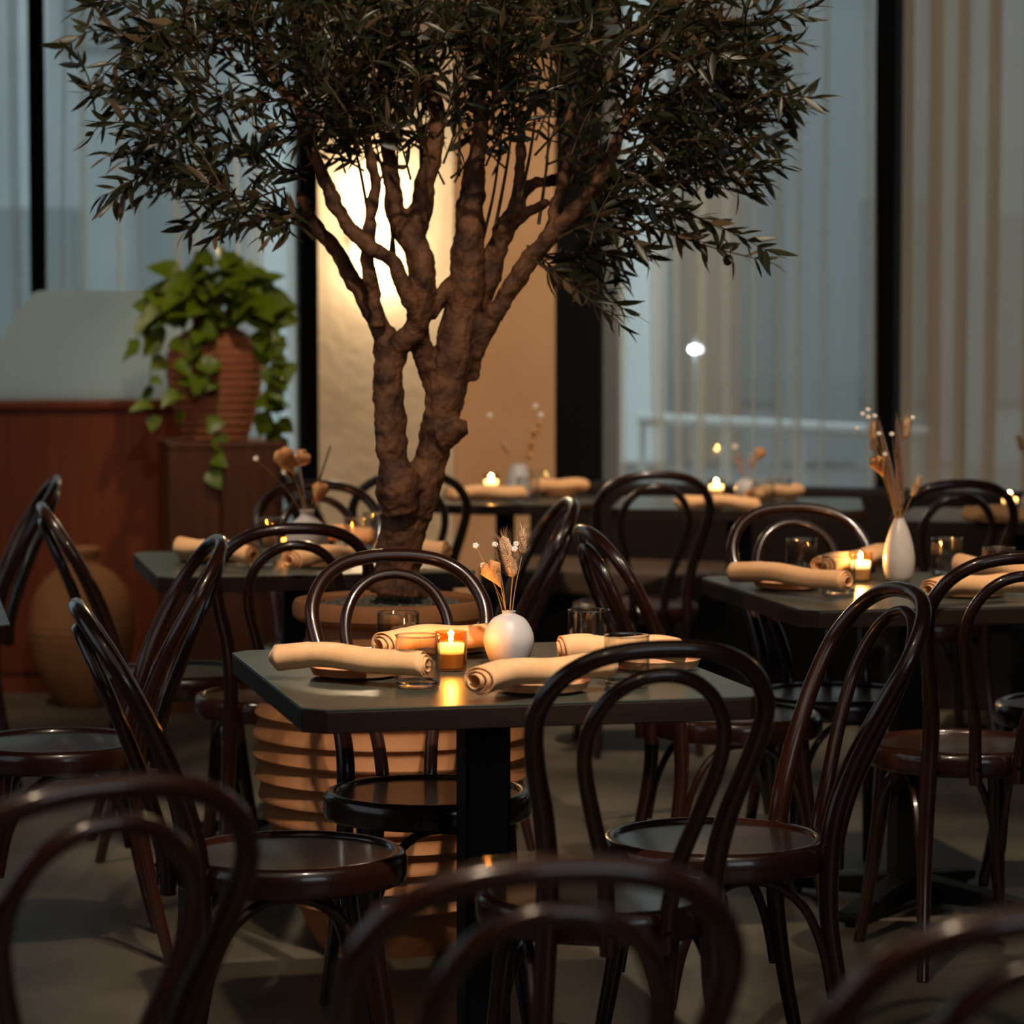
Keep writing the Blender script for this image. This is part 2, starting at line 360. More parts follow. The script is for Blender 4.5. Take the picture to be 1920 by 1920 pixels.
# ------------------------------------------------------------------ banquette along the right windows
def banq():
    A = Vector((*RA, 0)); B = Vector((*RB, 0)); u = (B - A).normalized(); n = Vector((-u.y, u.x, 0))
    A = A + u * .02
    mt = Matrix(((u.x, n.x, 0, A.x), (u.y, n.y, 0, A.y), (0, 0, 1, 0), (0, 0, 0, 1)))
    root = empty('banquette'); tag(root, 'long dark banquette bench with brown seat under the right windows', 'bench')
    L = 3.6
    bevel(MB().box((0, -.36, .42), (L, -.24, .75), mt).build('backrest', M['leather'], root, False), .02, 3)
    k = 0
    for i in range(4):
        bevel(MB().box((i * .9 + .004, -.86, .36), (i * .9 + .896, -.34, .46), mt).build('seat_cushion', M['cushion'], root, False), .02, 3)
    MB().box((0, -.80, .0), (L, -.24, .36), mt).build('plinth', M['leather'], root, False)
banq()

# ------------------------------------------------------------------ wall sconce
sc = empty('wall_sconce', at(705, 442, PY)); tag(sc, 'cream wall sconce glowing on the rough plaster pillar behind the tree', 'lamp')
v = MB(); prof = []
for z in (-.055, -.05, .05, .055): prof.append(z)
vs = []; fs = []; seg = 18
for j, (z, rr) in enumerate([(-.055, .085), (-.05, .095), (0, .10), (.05, .095), (.055, .085)]):
    for k in range(seg + 1):
        a = pi + pi * k / seg; vs.append((rr * cos(a), rr * sin(a), z))
for j in range(4):
    for k in range(seg): fs.append((j * (seg + 1) + k, j * (seg + 1) + k + 1, (j + 1) * (seg + 1) + k + 1, (j + 1) * (seg + 1) + k))
so = MB().add(vs, fs).build('shade', M['sconce'], sc); sm = so.modifiers.new('solid', 'SOLIDIFY'); sm.thickness = .006
MB().box((-.03, -.02, -.03), (.03, -.001, .03)).build('back_plate', M['sconce'], sc, False)
MB().lathe([(0, -.03), (.022, -.02), (.028, 0), (.022, .02), (0, .03)], 12, (0, -.05, 0)).build('bulb', M['bulb'], sc)
p = at(700, 442, PY)
lamp('sconce_light', 'POINT', (p.x, PY - .10, p.z + .16), 4.2, (1, .80, .52), shadow_soft_size=.05)
lamp('sconce_light', 'POINT', (p.x + .02, PY - .10, p.z - .12), 2.6, (1, .80, .52), shadow_soft_size=.04)

# ------------------------------------------------------------------ partition, screen, pedestal, jar, potted vine
def seg_box(a, b, z0, z1, th, mtname, name, parent=None, off=0):
    a = Vector((a[0], a[1], 0)); b2 = Vector((b[0], b[1], 0)); u = (b2 - a).normalized(); n = Vector((-u.y, u.x, 0))
    mt = Matrix(((u.x, n.x, 0, a.x), (u.y, n.y, 0, a.y), (0, 0, 1, 0), (0, 0, 0, 1)))
    return MB().box((0, off, z0), ((b2 - a).length, off + th, z1), mt).build(name, M[mtname], parent, False), mt
pa = at(-260, 745, 10.68); pb = at(410, 745, 10.84)
part = empty('wood_partition'); tag(part, 'low red-brown wood panelled partition below the grey screen', 'partition')
ztop = at(100, 750, 10.75).z
np_ = 1
for i in range(np_):
    t0, t1 = i / np_, (i + 1) / np_
    a = pa.lerp(pb, t0 + .002); b_ = pa.lerp(pb, t1 - .002)
    bevel(seg_box(a, b_, .08, ztop - .03, .03, 'panelwood', 'panel', part)[0], .002)
seg_box(pa, pb, 0, ztop - .03, .05, 'panelwood', 'core', part, .03)
bevel(seg_box(pa, pb, ztop - .035, ztop, .13, 'panelwood', 'top_cap', part, -.02)[0], .006)
seg_box(pa, pb, 0, .08, .02, 'panelwood', 'kick_board', part, .012)
# frosted screen with a sloping end standing on the partition
zt = at(100, 545, 10.8).z; mt = seg_box(pa, pb, 0, .001, .001, 'panelwood', 'tmp')
bpy.data.objects.remove(mt[0]); mt = mt[1]; Lp = (Vector((pb.x, pb.y)) - Vector((pa.x, pa.y))).length
def lt(px): return line_t((pa.x, pa.y), (pb.x, pb.y), px)
out = [(lt(-75), ztop), (Lp, ztop), (Lp, zt), (lt(76), zt), (lt(60), zt - .012)]
vs = [mt @ Vector((x, .03, z)) for x, z in out] + [mt @ Vector((x, .055, z)) for x, z in out]; n = len(out)
fs = [tuple(range(n)), tuple(range(2 * n - 1, n - 1, -1))] + [(i, i + n, (i + 1) % n + n, (i + 1) % n) for i in range(n)]
o = MB().add(vs, fs).build('frosted_screen', M['screen'], None, False)
tag(bevel(o, .004), 'pale grey frosted screen with sloping end above wood partition', 'screen')

ped = empty('pedestal', (0, 0, 0)); q = at(410, 825, 10.4)
ped.location = (q.x, 10.45, 0); ped.rotation_euler = (0, 0, R(12))
tag(ped, 'brown wooden box pedestal under the potted trailing vine', 'pedestal')
zp = at(410, 828, 10.3).z
bevel(MB().box((-.20, -.20, 0), (-.022, .20, zp - .02)).build('side_panel', M['pedwood'], ped, False), .003)
bevel(MB().box((-.018, -.20, 0), (.20, .20, zp - .02)).build('side_panel', M['pedwood'], ped, False), .003)
bevel(MB().box((-.205, -.205, zp - .022), (.205, .205, zp)).build('top', M['pedwood'], ped, False), .003)

jq = at(178, 1290, 10.75)
jar = empty('terracotta_jar', (jq.x, 10.45, 0)); tag(jar, 'ochre ribbed terracotta jar on the floor by the wood partition', 'jar')
pr = []
H = .575
base = [(.085, 0), (.13, .06), (.165, .14), (.188, .24), (.19, .30), (.172, .39), (.13, .455), (.085, .49), (.062, .505), (.058, .525), (.066, .545), (.068, .56), (.058, .567)]
for a, c in zip(crom(base, 8)[:-1], range(999)):
    r_, z_ = a; pr.append((r_ + (.0022 * sin(z_ * 240) if .03 < z_ < .48 else 0), z_))
pr = [(0, 0)] + pr + [(.05, .56), (.046, .50)]
MB().lathe(pr, 40).build('body', M['terra2'], jar, True, 60)

def pothos():
    q = at(402, 825, 10.42)
    root = empty('potted_vine', (q.x, 10.45, zp)); tag(root, 'bright green trailing vine in a terracotta urn on the pedestal', 'plant')
    prof = crom([(.115, 0), (.135, .06), (.158, .14), (.170, .22), (.172, .29), (.150, .35), (.105, .385), (.082, .40), (.080, .425), (.092, .445), (.094, .46)], 10)
    prof = [(0, 0)] + [(r + (.0036 * sin(z * 230) if z < .36 else 0), z) for r, z in prof] + [(.082, .46), (.075, .43), (0, .43)]
    MB().lathe(prof, 40).build('urn', M['basketpot'], root, True, 60)
    # heart shaped leaf
    def heart(sz, fold):
        v = []; f = []
        st = [(0, .10), (.08, .40), (.25, .50), (.5, .42), (.75, .24), (1, .0)]
        for t, w in st:
            for s_ in (-1, 0, 1): v.append((s_ * w * sz, t * sz - (.10 * sz if (t == 0 and s_) else 0), abs(s_) * w * sz * fold - .25 * sz * t * t))
        for i in range(5):
            for k in range(2): f.append((i * 3 + k, i * 3 + k + 1, i * 3 + 4 + k, i * 3 + 3 + k))
        return v, f
    meshes = []
    for i in range(4):
        o = MB().add(*heart(.088 + .012 * i, .25 + .12 * i)).build('leaf', M['pothos'], root); meshes.append(o.data)
        bpy.data.objects.remove(o)
    rnd = random.Random(5)
    def leaf(p, dirv, k=None, s=1):
        o = bpy.data.objects.new('leaf', rnd.choice(meshes)); COL.objects.link(o); o.parent = root
        d = Vector(dirv).normalized(); up = Vector((rnd.uniform(-.5, .5), rnd.uniform(-1.0, -.1), rnd.uniform(.2, 1)))
        x = d.cross(up).normalized(); z = x.cross(d)
        s *= rnd.uniform(.7, 1.15)
        o.matrix_local = Matrix.Translation(p) @ Matrix(((x.x, d.x, z.x, 0), (x.y, d.y, z.y, 0), (x.z, d.z, z.z, 0), (0, 0, 0, 1))) @ Matrix.Scale(s, 4)
    for i in range(150):                       # crown
        a = rnd.uniform(0, 2 * pi); r_ = .19 * sqrt(rnd.random()); h = .46 + .19 * (1 - (r_ / .2) ** 2) * rnd.random() + .01
        leaf((r_ * cos(a) + .015, r_ * sin(a), h - .35 * max(0, r_ - .10)), (cos(a), sin(a), rnd.uniform(-.7, .5)), s=.95)
    leaf((.03, 0, .60), (.1, 0, 1)); leaf((.18, -.02, .56), (1, 0, .5)); leaf((-.13, -.05, .58), (-1, 0, .5))
    vines = [[(.10, -.05, .47), (.19, -.06, .44), (.235, -.05, .32), (.225, -.05, .16), (.235, -.06, .03), (.22, -.06, -.06)],
             [(.10, -.08, .47), (.17, -.12, .42), (.205, -.12, .30), (.215, -.12, .18), (.20, -.12, .08)],
             [(-.10, -.05, .47), (-.18, -.07, .42), (-.215, -.07, .28), (-.22, -.08, .14), (-.20, -.09, .08)],
             [(.0, -.10, .47), (.02, -.165, .40), (.03, -.19, .28), (.03, -.185, .14), (.02, -.19, .03), (.015, -.215, -.06), (.0, -.22, -.12)],
             [(-.05, -.10, .47), (-.09, -.15, .40), (-.11, -.175, .28), (-.10, -.18, .18), (-.12, -.17, .08)],
             [(-.09, -.02, .48), (-.20, -.05, .44), (-.26, -.05, .38), (-.27, -.06, .30)],
             [(-.02, -.10, .46), (-.03, -.17, .38), (-.035, -.19, .30), (-.03, -.19, .20)]]
    cnt = [20, 20, 9, 8, 7, 6, 5]
    for vn, c in zip(vines, cnt):
        pts = crom(vn, 6); MB().tube(pts, .0025, 5).build('vine', M['pothos'], root)
        for i in range(c):
            p = Vector(pts[int((i + .7) / c * (len(pts) - 1))])
            leaf(p, (rnd.uniform(-.9, .9), rnd.uniform(-.6, .1), rnd.uniform(-1, .1)), s=.72 if c < 12 else .8)
pothos()

# ------------------------------------------------------------------ bentwood chair
def rear_y(s): return -.168 - .195 * (max(s, 0) / .44) ** 1.6
def rear_y2(s): return -.214 - .148 * (max(s, 0) / .405) ** 1.28
SZ = .455
def make_chair(loc, rz, label):
    t = empty('bentwood_chair', loc, rz); tag(t, label, 'chair', 'dark bentwood cafe chairs')
    # seat: thick round rim with a recessed veneer panel
    rim = crom([(.176, .008), (.180, .014), (.190, .016), (.200, .010), (.2045, -.006), (.203, -.030), (.196, -.036), (.17, -.036)], 3)
    MB().lathe([(r, SZ + z) for r, z in rim], 48).build('seat_rim', M['wood'], t, True, 60)
    MB().lathe([(.178, SZ + .0085), (.12, SZ + .0065), (.0, SZ + .006)], 40).build('seat', M['seat'], t)
    # outer loop
    half = [(.132, 0), (.134, .08), (.148, .17), (.169, .25), (.180, .315), (.174, .355), (.148, .395), (.105, .422), (.054, .434), (0, .437)]
    full = half + [(-a, b) for a, b in half[-2::-1]]
    pts = [(u, rear_y(s), SZ + s * 1.018) for u, s in crom(full, 6)]
    MB().tube(pts, [.0142 + .0052 * (1 - min(1, (p[2] - SZ) / .42)) ** 1.2 for p in pts], 14).build('outer_back_loop', M['wood'], t)
    half = [(.046, -.045), (.048, .0), (.058, .09), (.082, .17), (.102, .24), (.108, .285), (.102, .325), (.080, .364), (.044, .390), (0, .399)]
    full = half + [(-a, b) for a, b in half[-2::-1]]
    pts = [(u, rear_y2(s), SZ + s * 1.018) for u, s in crom(full, 6)]
    MB().tube(pts, [.0116 + .0026 * (1 - max(0, min(1, (p[2] - SZ) / .38))) for p in pts], 12).build('inner_back_loop', M['wood'], t)
    for s in (-1, 1):
        MB().lathe([(0, -.004), (.006, -.003), (.007, .003), (0, .004)], 8, (s * .046, -.224, SZ - .012)).build('screw', M['iron'], t)
    # legs
    for s in (-1, 1):
        p = crom([(s * .132, rear_y(0), SZ + .002), (s * .137, -.166, SZ - .12), (s * .150, -.190, .18), (s * .166, -.232, 0)], 5)
        MB().tube(p, [.0194 - .0066 * i / (len(p) - 1) for i in range(len(p))], 12).build('leg', M['wood'], t)
        p = crom([(s * .128, .118, SZ - .03), (s * .136, .130, .30), (s * .150, .152, .15), (s * .168, .176, 0)], 4)
        MB().tube(p, [.0212 - .0082 * i / (len(p) - 1) for i in range(len(p))], 12).build('leg', M['wood'], t)
    # bentwood arches between the legs
    def arch(a, b):
        a = Vector(a); b = Vector(b); P = []
        for f_, z in ((.0, .20), (.06, .29), (.17, .365), (.33, .404), (.5, .412), (.67, .404), (.83, .365), (.94, .29), (1, .20)):
            q = a.lerp(b, f_); k = .13 * sin(pi * f_)
            o_ = Vector((q.x, q.y, 0)); o_ = o_ * (1 - .25 * sin(pi * f_) ** 2 * .4); P.append((o_.x, o_.y, z))
        MB().tube(crom(P, 4), .0088, 8).build('arch_brace', M['wood'], t)
    arch((-.140, .140, 0), (.140, .140, 0)); arch((-.150, .128, 0), (-.148, -.168, 0)); arch((.150, .128, 0), (.148, -.168, 0))
    return t
PH = R(12)
AWAY, RIGHT, LEFT, CAMW = PH, PH - pi / 2, PH + pi / 2, PH + pi
chairs = [
    ((-.385, 5.03), RIGHT - R(1), 'dark bentwood chair drawn up at the left side of the nearest table'),
    ((.145, 4.68), AWAY + R(1), 'dark bentwood chair in front of the nearest table, its back over the table edge'),
    ((.36, 5.17), LEFT + R(3), 'dark bentwood chair at the right side of the nearest table, glossy curved back'),
    ((-.165, 5.68), CAMW + R(1), 'dark bentwood chair behind the nearest table in front of the tree pot'),
    ((-.592, 3.37), AWAY + R(17), 'out of focus dark bentwood chair back at lower left in front of everything'),
    ((-.033, 2.945), AWAY, 'out of focus dark bentwood chair back at bottom centre in front of everything'),
    ((.380, 2.735), AWAY, 'out of focus dark bentwood chair back cut by the bottom right corner'),
    ((-.995, 6.35), LEFT, 'dark bentwood chair at the table on the left edge, seat lit grey'),
    ((-.86, 7.62), RIGHT, 'dark bentwood chair in front of the ochre terracotta jar'),
    ((-.575, 7.14), AWAY, 'dark bentwood chair at the front side of the table before the tree trunk'),
    ((-.50, 8.20), CAMW, 'dark bentwood chair behind the dried flowers near the olive trunk'),
    ((-.20, 7.70), LEFT - R(4), 'dark bentwood chair seen edge-on right of the bunny tail stems'),
    ((-1.72, 8.72), LEFT, 'dark bentwood chair by the wood partition at far left edge'),
    ((.52, 6.80), RIGHT, 'dark bentwood chair at the left side of the table with teardrop vase'),
    ((.795, 7.165), CAMW, 'dark bentwood chair behind the table with the teardrop vase'),
    ((.975, 6.33), AWAY, 'dark bentwood chair in front of the table with the teardrop vase'),
    ((1.36, 6.98), LEFT, 'dark bentwood chair right of the teardrop vase table, only its seat showing'),
    ((-.36, 9.45), AWAY - R(4), 'dark bentwood chair half hidden behind the olive trunk at round table'),
    ((-.44, 10.05), RIGHT, 'dark bentwood chair left of the olive trunk beside the plaster pillar'),
    ((.40, 9.42), AWAY - R(4), 'dark bentwood chair before the banquette table with small round vase'),
    ((1.27, 8.95), AWAY - R(4), 'dark bentwood chair before the banquette table at the right edge'),
]
proto = None
for (x, y), rz, lab in chairs:
    if proto is None: proto = make_chair((x, y, 0), rz, lab)
    else: dup(proto, (x, y, 0), rz, lab, 'dark bentwood cafe chairs')

# ------------------------------------------------------------------ tables
TH = .75
def table(loc, w, d, rz, label, base_rz=0):
    t = empty('dining_table', (loc[0], loc[1], 0), rz); tag(t, label, 'table', 'square cafe tables')
    c = .035; hw, hd = w / 2, d / 2
    ol = [(-hw + c, -hd), (hw - c, -hd), (hw, -hd + c), (hw, hd - c), (hw - c, hd), (-hw + c, hd), (-hw, hd - c), (-hw, -hd + c)]
    def slab(z0, z1, sc_=1):
        v = [(x * sc_, y * sc_, z0) for x, y in ol] + [(x * sc_, y * sc_, z1) for x, y in ol]; n = 8
        return v, [tuple(range(n - 1, -1, -1)), tuple(range(n, 2 * n))] + [(i, (i + 1) % n, (i + 1) % n + n, i + n) for i in range(n)]
    bevel(MB().add(*slab(TH - .004, TH)).build('tabletop', M['tabletop'], t, False), .0012, 2)
    bevel(MB().add(*slab(TH - .040, TH - .004)).build('edge_band', M['edge'], t, False), .0015, 1)
    pedestal_base(t, .042)
    return t
def pedestal_base(t, r):
    MB().box((-.12, -.12, TH - .048), (.12, .12, TH - .040)).build('mount_plate', M['iron'], t, False)
    bevel(MB().box((-r, -r, .05), (r, r, TH - .048)).build('column', M['iron'], t, False), .006, 2)
    for k in range(4):
        m_ = Matrix.Rotation(k * pi / 2 + pi / 4, 4, 'Z')
        v = [(.03, -.035, .02), (.03, .035, .02), (.03, .035, .075), (.03, -.035, .075), (.33, -.028, .012), (.33, .028, .012), (.33, .028, .034), (.33, -.028, .034)]
        f = [(0, 1, 2, 3), (7, 6, 5, 4), (0, 4, 5, 1), (1, 5, 6, 2), (2, 6, 7, 3), (3, 7, 4, 0)]
        ft = bevel(MB().add([m_ @ Vector(p) for p in v], f).build('foot', M['iron'], t, False), .006, 2)
        q = m_ @ Vector((.30, 0, 0)); MB().lathe([(0, 0), (.016, 0), (.016, .014), (0, .014)], 10, tuple(q)).build('glide', M['iron'], ft)
P0 = R(13.5)
table((-.052, 5.28), .80, .88, P0, 'nearest cafe table with chamfered dark top in front of tree pot')
table((.94, 6.88), .80, .86, PH, 'cafe table with tall white teardrop vase at right')
table((-.56, 7.66), .80, .80, PH, 'cafe table behind the tree pot with a necked vase and dried leaves')
table((-1.515, 6.37), .80, .80, PH, 'cafe table cut off by the left edge, one dark corner showing')
table((.78, 10.05), .84, .66, R(-6), 'cafe table at the banquette with the small round vase')
table((1.66, 9.42), .80, .66, R(-14), 'cafe table at the banquette cut by the right edge')
t = empty('round_table', (-.024, 10.3, 0)); tag(t, 'round cafe table by the tan wall behind the olive trunk', 'table')
MB().lathe([(0, TH), (.335, TH), (.34, TH - .003), (.34, TH - .004)], 48).build('tabletop', M['tabletop'], t, True, 30)
MB().lathe([(.34, TH - .004), (.34, TH - .034), (.335, TH - .037), (0, TH - .037)], 48).build('edge_band', M['edge'], t, True, 30)
pedestal_base(t, .034)

# ------------------------------------------------------------------ table ware
rw = random.Random(21)
def make_plate(loc, label):
    o = MB().lathe([(0, .003), (.055, .003), (.060, 0), (.064, .002), (.078, .006), (.083, .018), (.0845, .020), (.0835, .0205), (.080, .018), (.074, .0085), (.0, .007)], 44).build('side_plate', M['plate'], None, True, 50)
    o.location = loc; return tag(o, label, 'plate', 'sand coloured side plates')
plate0 = None
def plate(p, label):
    global plate0
    if plate0 is None: plate0 = make_plate(p, label); return plate0
    o = plate0.copy(); COL.objects.link(o); o.location = p; o['label'] = label; return o
def napkin(p, q, label, h=TH + .020, seed=0, r=.025, bend=.006):
    """rolled linen napkin from p to q (xy), spiral section"""
    rnd = random.Random(seed); p = Vector((p[0], p[1])); q = Vector((q[0], q[1])); L = (q - p).length
    c = (p + q) / 2; root_ang = atan2(q.y - p.y, q.x - p.x)
    NS, NL = 54, 30; turns = 2.6; v = []; f = []
    ph = -pi / 2 + rnd.uniform(-.5, .15); p2 = rnd.uniform(0, 6); band = rnd.choice([.22, .25]) 
    for j in range(NL + 1):
        t = j / NL; x = (t - .5) * L
        k = 1.0 - .06 * sin(pi * t) + .07 * (1 / (1 + math.exp((t - band) * 220))) + .03 * sin(t * 7 + p2)
        end = (abs(t - .5) * 2) ** 6
        for i in range(NS + 1):
            s = i / NS; a = -turns * 2 * pi * s + ph
            rr = r * k * (1 - .60 * s) * (1 + .03 * sin(3 * a + 5 * t + p2))
            sk = .010 * sin(a + ph) * end * (1 - s) - .012 * s * (1 if t < .5 else -1) * end
            y = rr * cos(a) * 1.12; z = rr * sin(a) * .92
            z += r * .95 + bend * (-(2 * t - 1) ** 2) + .003 * sin(t * 9 + p2)
            v.append((x + sk, y + .004 * sin(t * 6 + p2), max(z, -.006)))
    for j in range(NL):
        for i in range(NS): f.append((j * (NS + 1) + i, j * (NS + 1) + i + 1, (j + 1) * (NS + 1) + i + 1, (j + 1) * (NS + 1) + i))
    o = MB().add(v, f).build('rolled_napkin', M['napkin'], None, True, 70)
    m = o.modifiers.new('solid', 'SOLIDIFY'); m.thickness = .0016
    o.location = (c.x, c.y, h + .004); o.rotation_euler = (0, 0, root_ang)
    return tag(o, label, 'napkin', 'rolled peach napkins')
tum0 = None
def tumbler(p, label):
    global tum0
    if tum0 is None:
        t = empty('water_glass', p); tag(t, label, 'glass', 'clear water tumblers'); tum0 = t
        prof = [(.0395, .010), (.0397, .05), (.0395, .0895), (.0376, .0895), (.0378, .05), (.0374, .012)]
        MB().lathe(prof, 44).build('wall', M['tumbler'], t, True, 50)
        MB().tube([(.0386 * cos(a * pi / 24), .0386 * sin(a * pi / 24), .0900) for a in range(48)], .0014, 8, closed=True).build('rim', M['solidglass'], t)
        MB().lathe([(0, .0006), (.034, .0006), (.0380, .003), (.0395, .010), (.0374, .012), (.033, .0085), (0, .008)], 44).build('base', M['solidglass'], t, True, 60)
        return t
    return dup(tum0, p, 0, label, 'clear water tumblers')
vot0 = None
def candle(p, label, power=.9, clear=False):
    p = Vector(p)
    hname = 'clear glass' if clear else 'amber ribbed glass'
    prof = crom([(.024, .0006), (.0275, .004), (.0285, .03), (.0292, .071)], 5)
    inner = [(r - .002, max(z, .004)) for r, z in prof[::-1]]
    o = MB().lathe([(0, .0006)] + prof + inner + [(0, .004)], 72, rib=(None if clear else .018)).build('votive_holder', M['clearvot' if clear else 'amber'], None, True, 80)
    o.location = p; tag(o, hname + ' votive holder ' + label, 'candle holder', 'votive holders')
    r_ = empty('tea_candle', p + Vector((0, 0, .006))); tag(r_, 'lit tea candle inside the votive ' + label, 'candle', 'lit tea candles')
    MB().lathe([(0, 0), (.0222, 0), (.0244, .042), (.0235, .0432), (0, .041)], 28).build('wax', M['wax'], r_)
    MB().tube([(0, 0, .040), (.001, 0, .047)], .0008, 5).build('wick', M['wick'], r_)
    MB().lathe([(0, .044), (.0034, .047), (.0042, .051), (.0028, .057), (.0011, .062), (0, .065)], 12).build('flame', M['flame'], r_)
    lamp('candle_light', 'POINT', p + Vector((0, 0, .062)), power, (1, .46, .15), shadow_soft_size=.006)

def z0(px, py): return on(px, py, TH)
NH = TH + .045
def setting(plate_px, nap, nm, seed, b=.006):
    pl = z0(*plate_px); plate(pl, 'sand stoneware side plate ' + nm)
    napkin(on(*nap[0], NH), on(*nap[1], NH), 'rolled peach napkin ' + nm, seed=seed, bend=b)
# nearest table
setting((668, 1268), ((523, 1226), (796, 1244)), 'at the left place of the nearest table', 1)
setting((1015, 1296), ((896, 1270), (1128, 1246)), 'at the front place of the nearest table', 2)
setting((838, 1222), ((716, 1202), (912, 1189)), 'behind the candle on the nearest table', 5)
setting((1228, 1254), ((1055, 1215), (1275, 1216)), 'at the right place of the nearest table', 4)
tumbler(z0(783, 1288), 'clear tumbler nearest the front edge, left of amber votive')
tumbler(Vector((-.213, 5.46, TH)), 'clear tumbler behind the left napkin on the nearest table')
tumbler(Vector((.145, 5.50, TH)), 'clear tumbler right of the egg-shaped vase on the nearest table')
tumbler(Vector((.199, 5.06, TH)), 'clear tumbler behind the front chair back on the nearest table')
candle(Vector((-.111, 5.30, TH)), 'beside the egg-shaped vase', 0.75)
# right table
setting((1478, 1104), ((1378, 1068), (1588, 1090)), 'at the left place of the teardrop vase table', 6, .004)
setting((1600, 1062), ((1545, 1060), (1672, 1032)), 'behind the candle on the teardrop vase table', 7)
setting((1818, 1118), ((1745, 1102), (1905, 1092)), 'behind the bentwood chair back on the teardrop vase table', 8)
setting((1860, 1082), ((1798, 1056), (1935, 1076)), 'at the right place of the teardrop vase table', 9)
tumbler(z0(1503, 1078), 'clear tumbler behind the left napkin on the teardrop vase table')
tumbler(z0(1572, 1114), 'clear tumbler left of the candle on the teardrop vase table')
tumbler(z0(1775, 1077), 'clear tumbler right of the teardrop vase')
tumbler(z0(1872, 1098), 'clear tumbler nearest the right edge on teardrop vase table')
candle(z0(1613, 1090), 'beside the teardrop vase', 1.15, True)
# table behind the pot
setting((392, 1052), ((338, 1022), (470, 1036)), 'at the left place of the table behind the tree pot', 10)
setting((598, 1062), ((545, 1046), (668, 1036)), 'at the front place of the table behind the tree pot', 11)
setting((640, 1012), ((590, 1000), (700, 1002)), 'at the rear place of the table behind the tree pot', 12)
setting((790, 1040), ((716, 1022), (838, 1030)), 'right of the trunk on the table behind the tree pot', 13)
tumbler(z0(490, 1062), 'clear tumbler in front of the votive on the table behind tree pot')
tumbler(z0(505, 1034), 'clear tumbler behind the chair loop on the table behind tree pot')
tumbler(z0(672, 1034), 'clear tumbler just left of the olive trunk, front one')
tumbler(z0(706, 1022), 'clear tumbler just left of the olive trunk, rear one')
candle(z0(545, 1044), 'on the table behind the tree pot', 1.0)
# round table and banquette tables
setting((915, 936), ((840, 925), (978, 922)), 'left of the vase on the round table', 14)
setting((1040, 928), ((992, 912), (1092, 908)), 'right of the vase on the round table', 15)
tumbler(z0(990, 944), 'clear tumbler in front of vase on the round table')
tumbler(z0(1010, 930), 'clear tumbler beside the right napkin on the round table')
candle(z0(921, 926), 'on the round table', 1.0, True)
setting((1345, 952), ((1272, 940), (1420, 944)), 'in front of the candle on the small round vase table', 16)
setting((1452, 938), ((1408, 926), (1492, 918)), 'right of the small round vase', 17)
tumbler(z0(1430, 952), 'clear tumbler by the small round vase, front one')
tumbler(z0(1462, 944), 'clear tumbler by the small round vase, right one')
candle(z0(1343, 936), 'on the small round vase table', 1.0, True)
setting((1868, 978), ((1812, 960), (1935, 964)), 'on the banquette table at right edge', 18)
candle(z0(1893, 962), 'on the banquette table at right edge', .9, True)

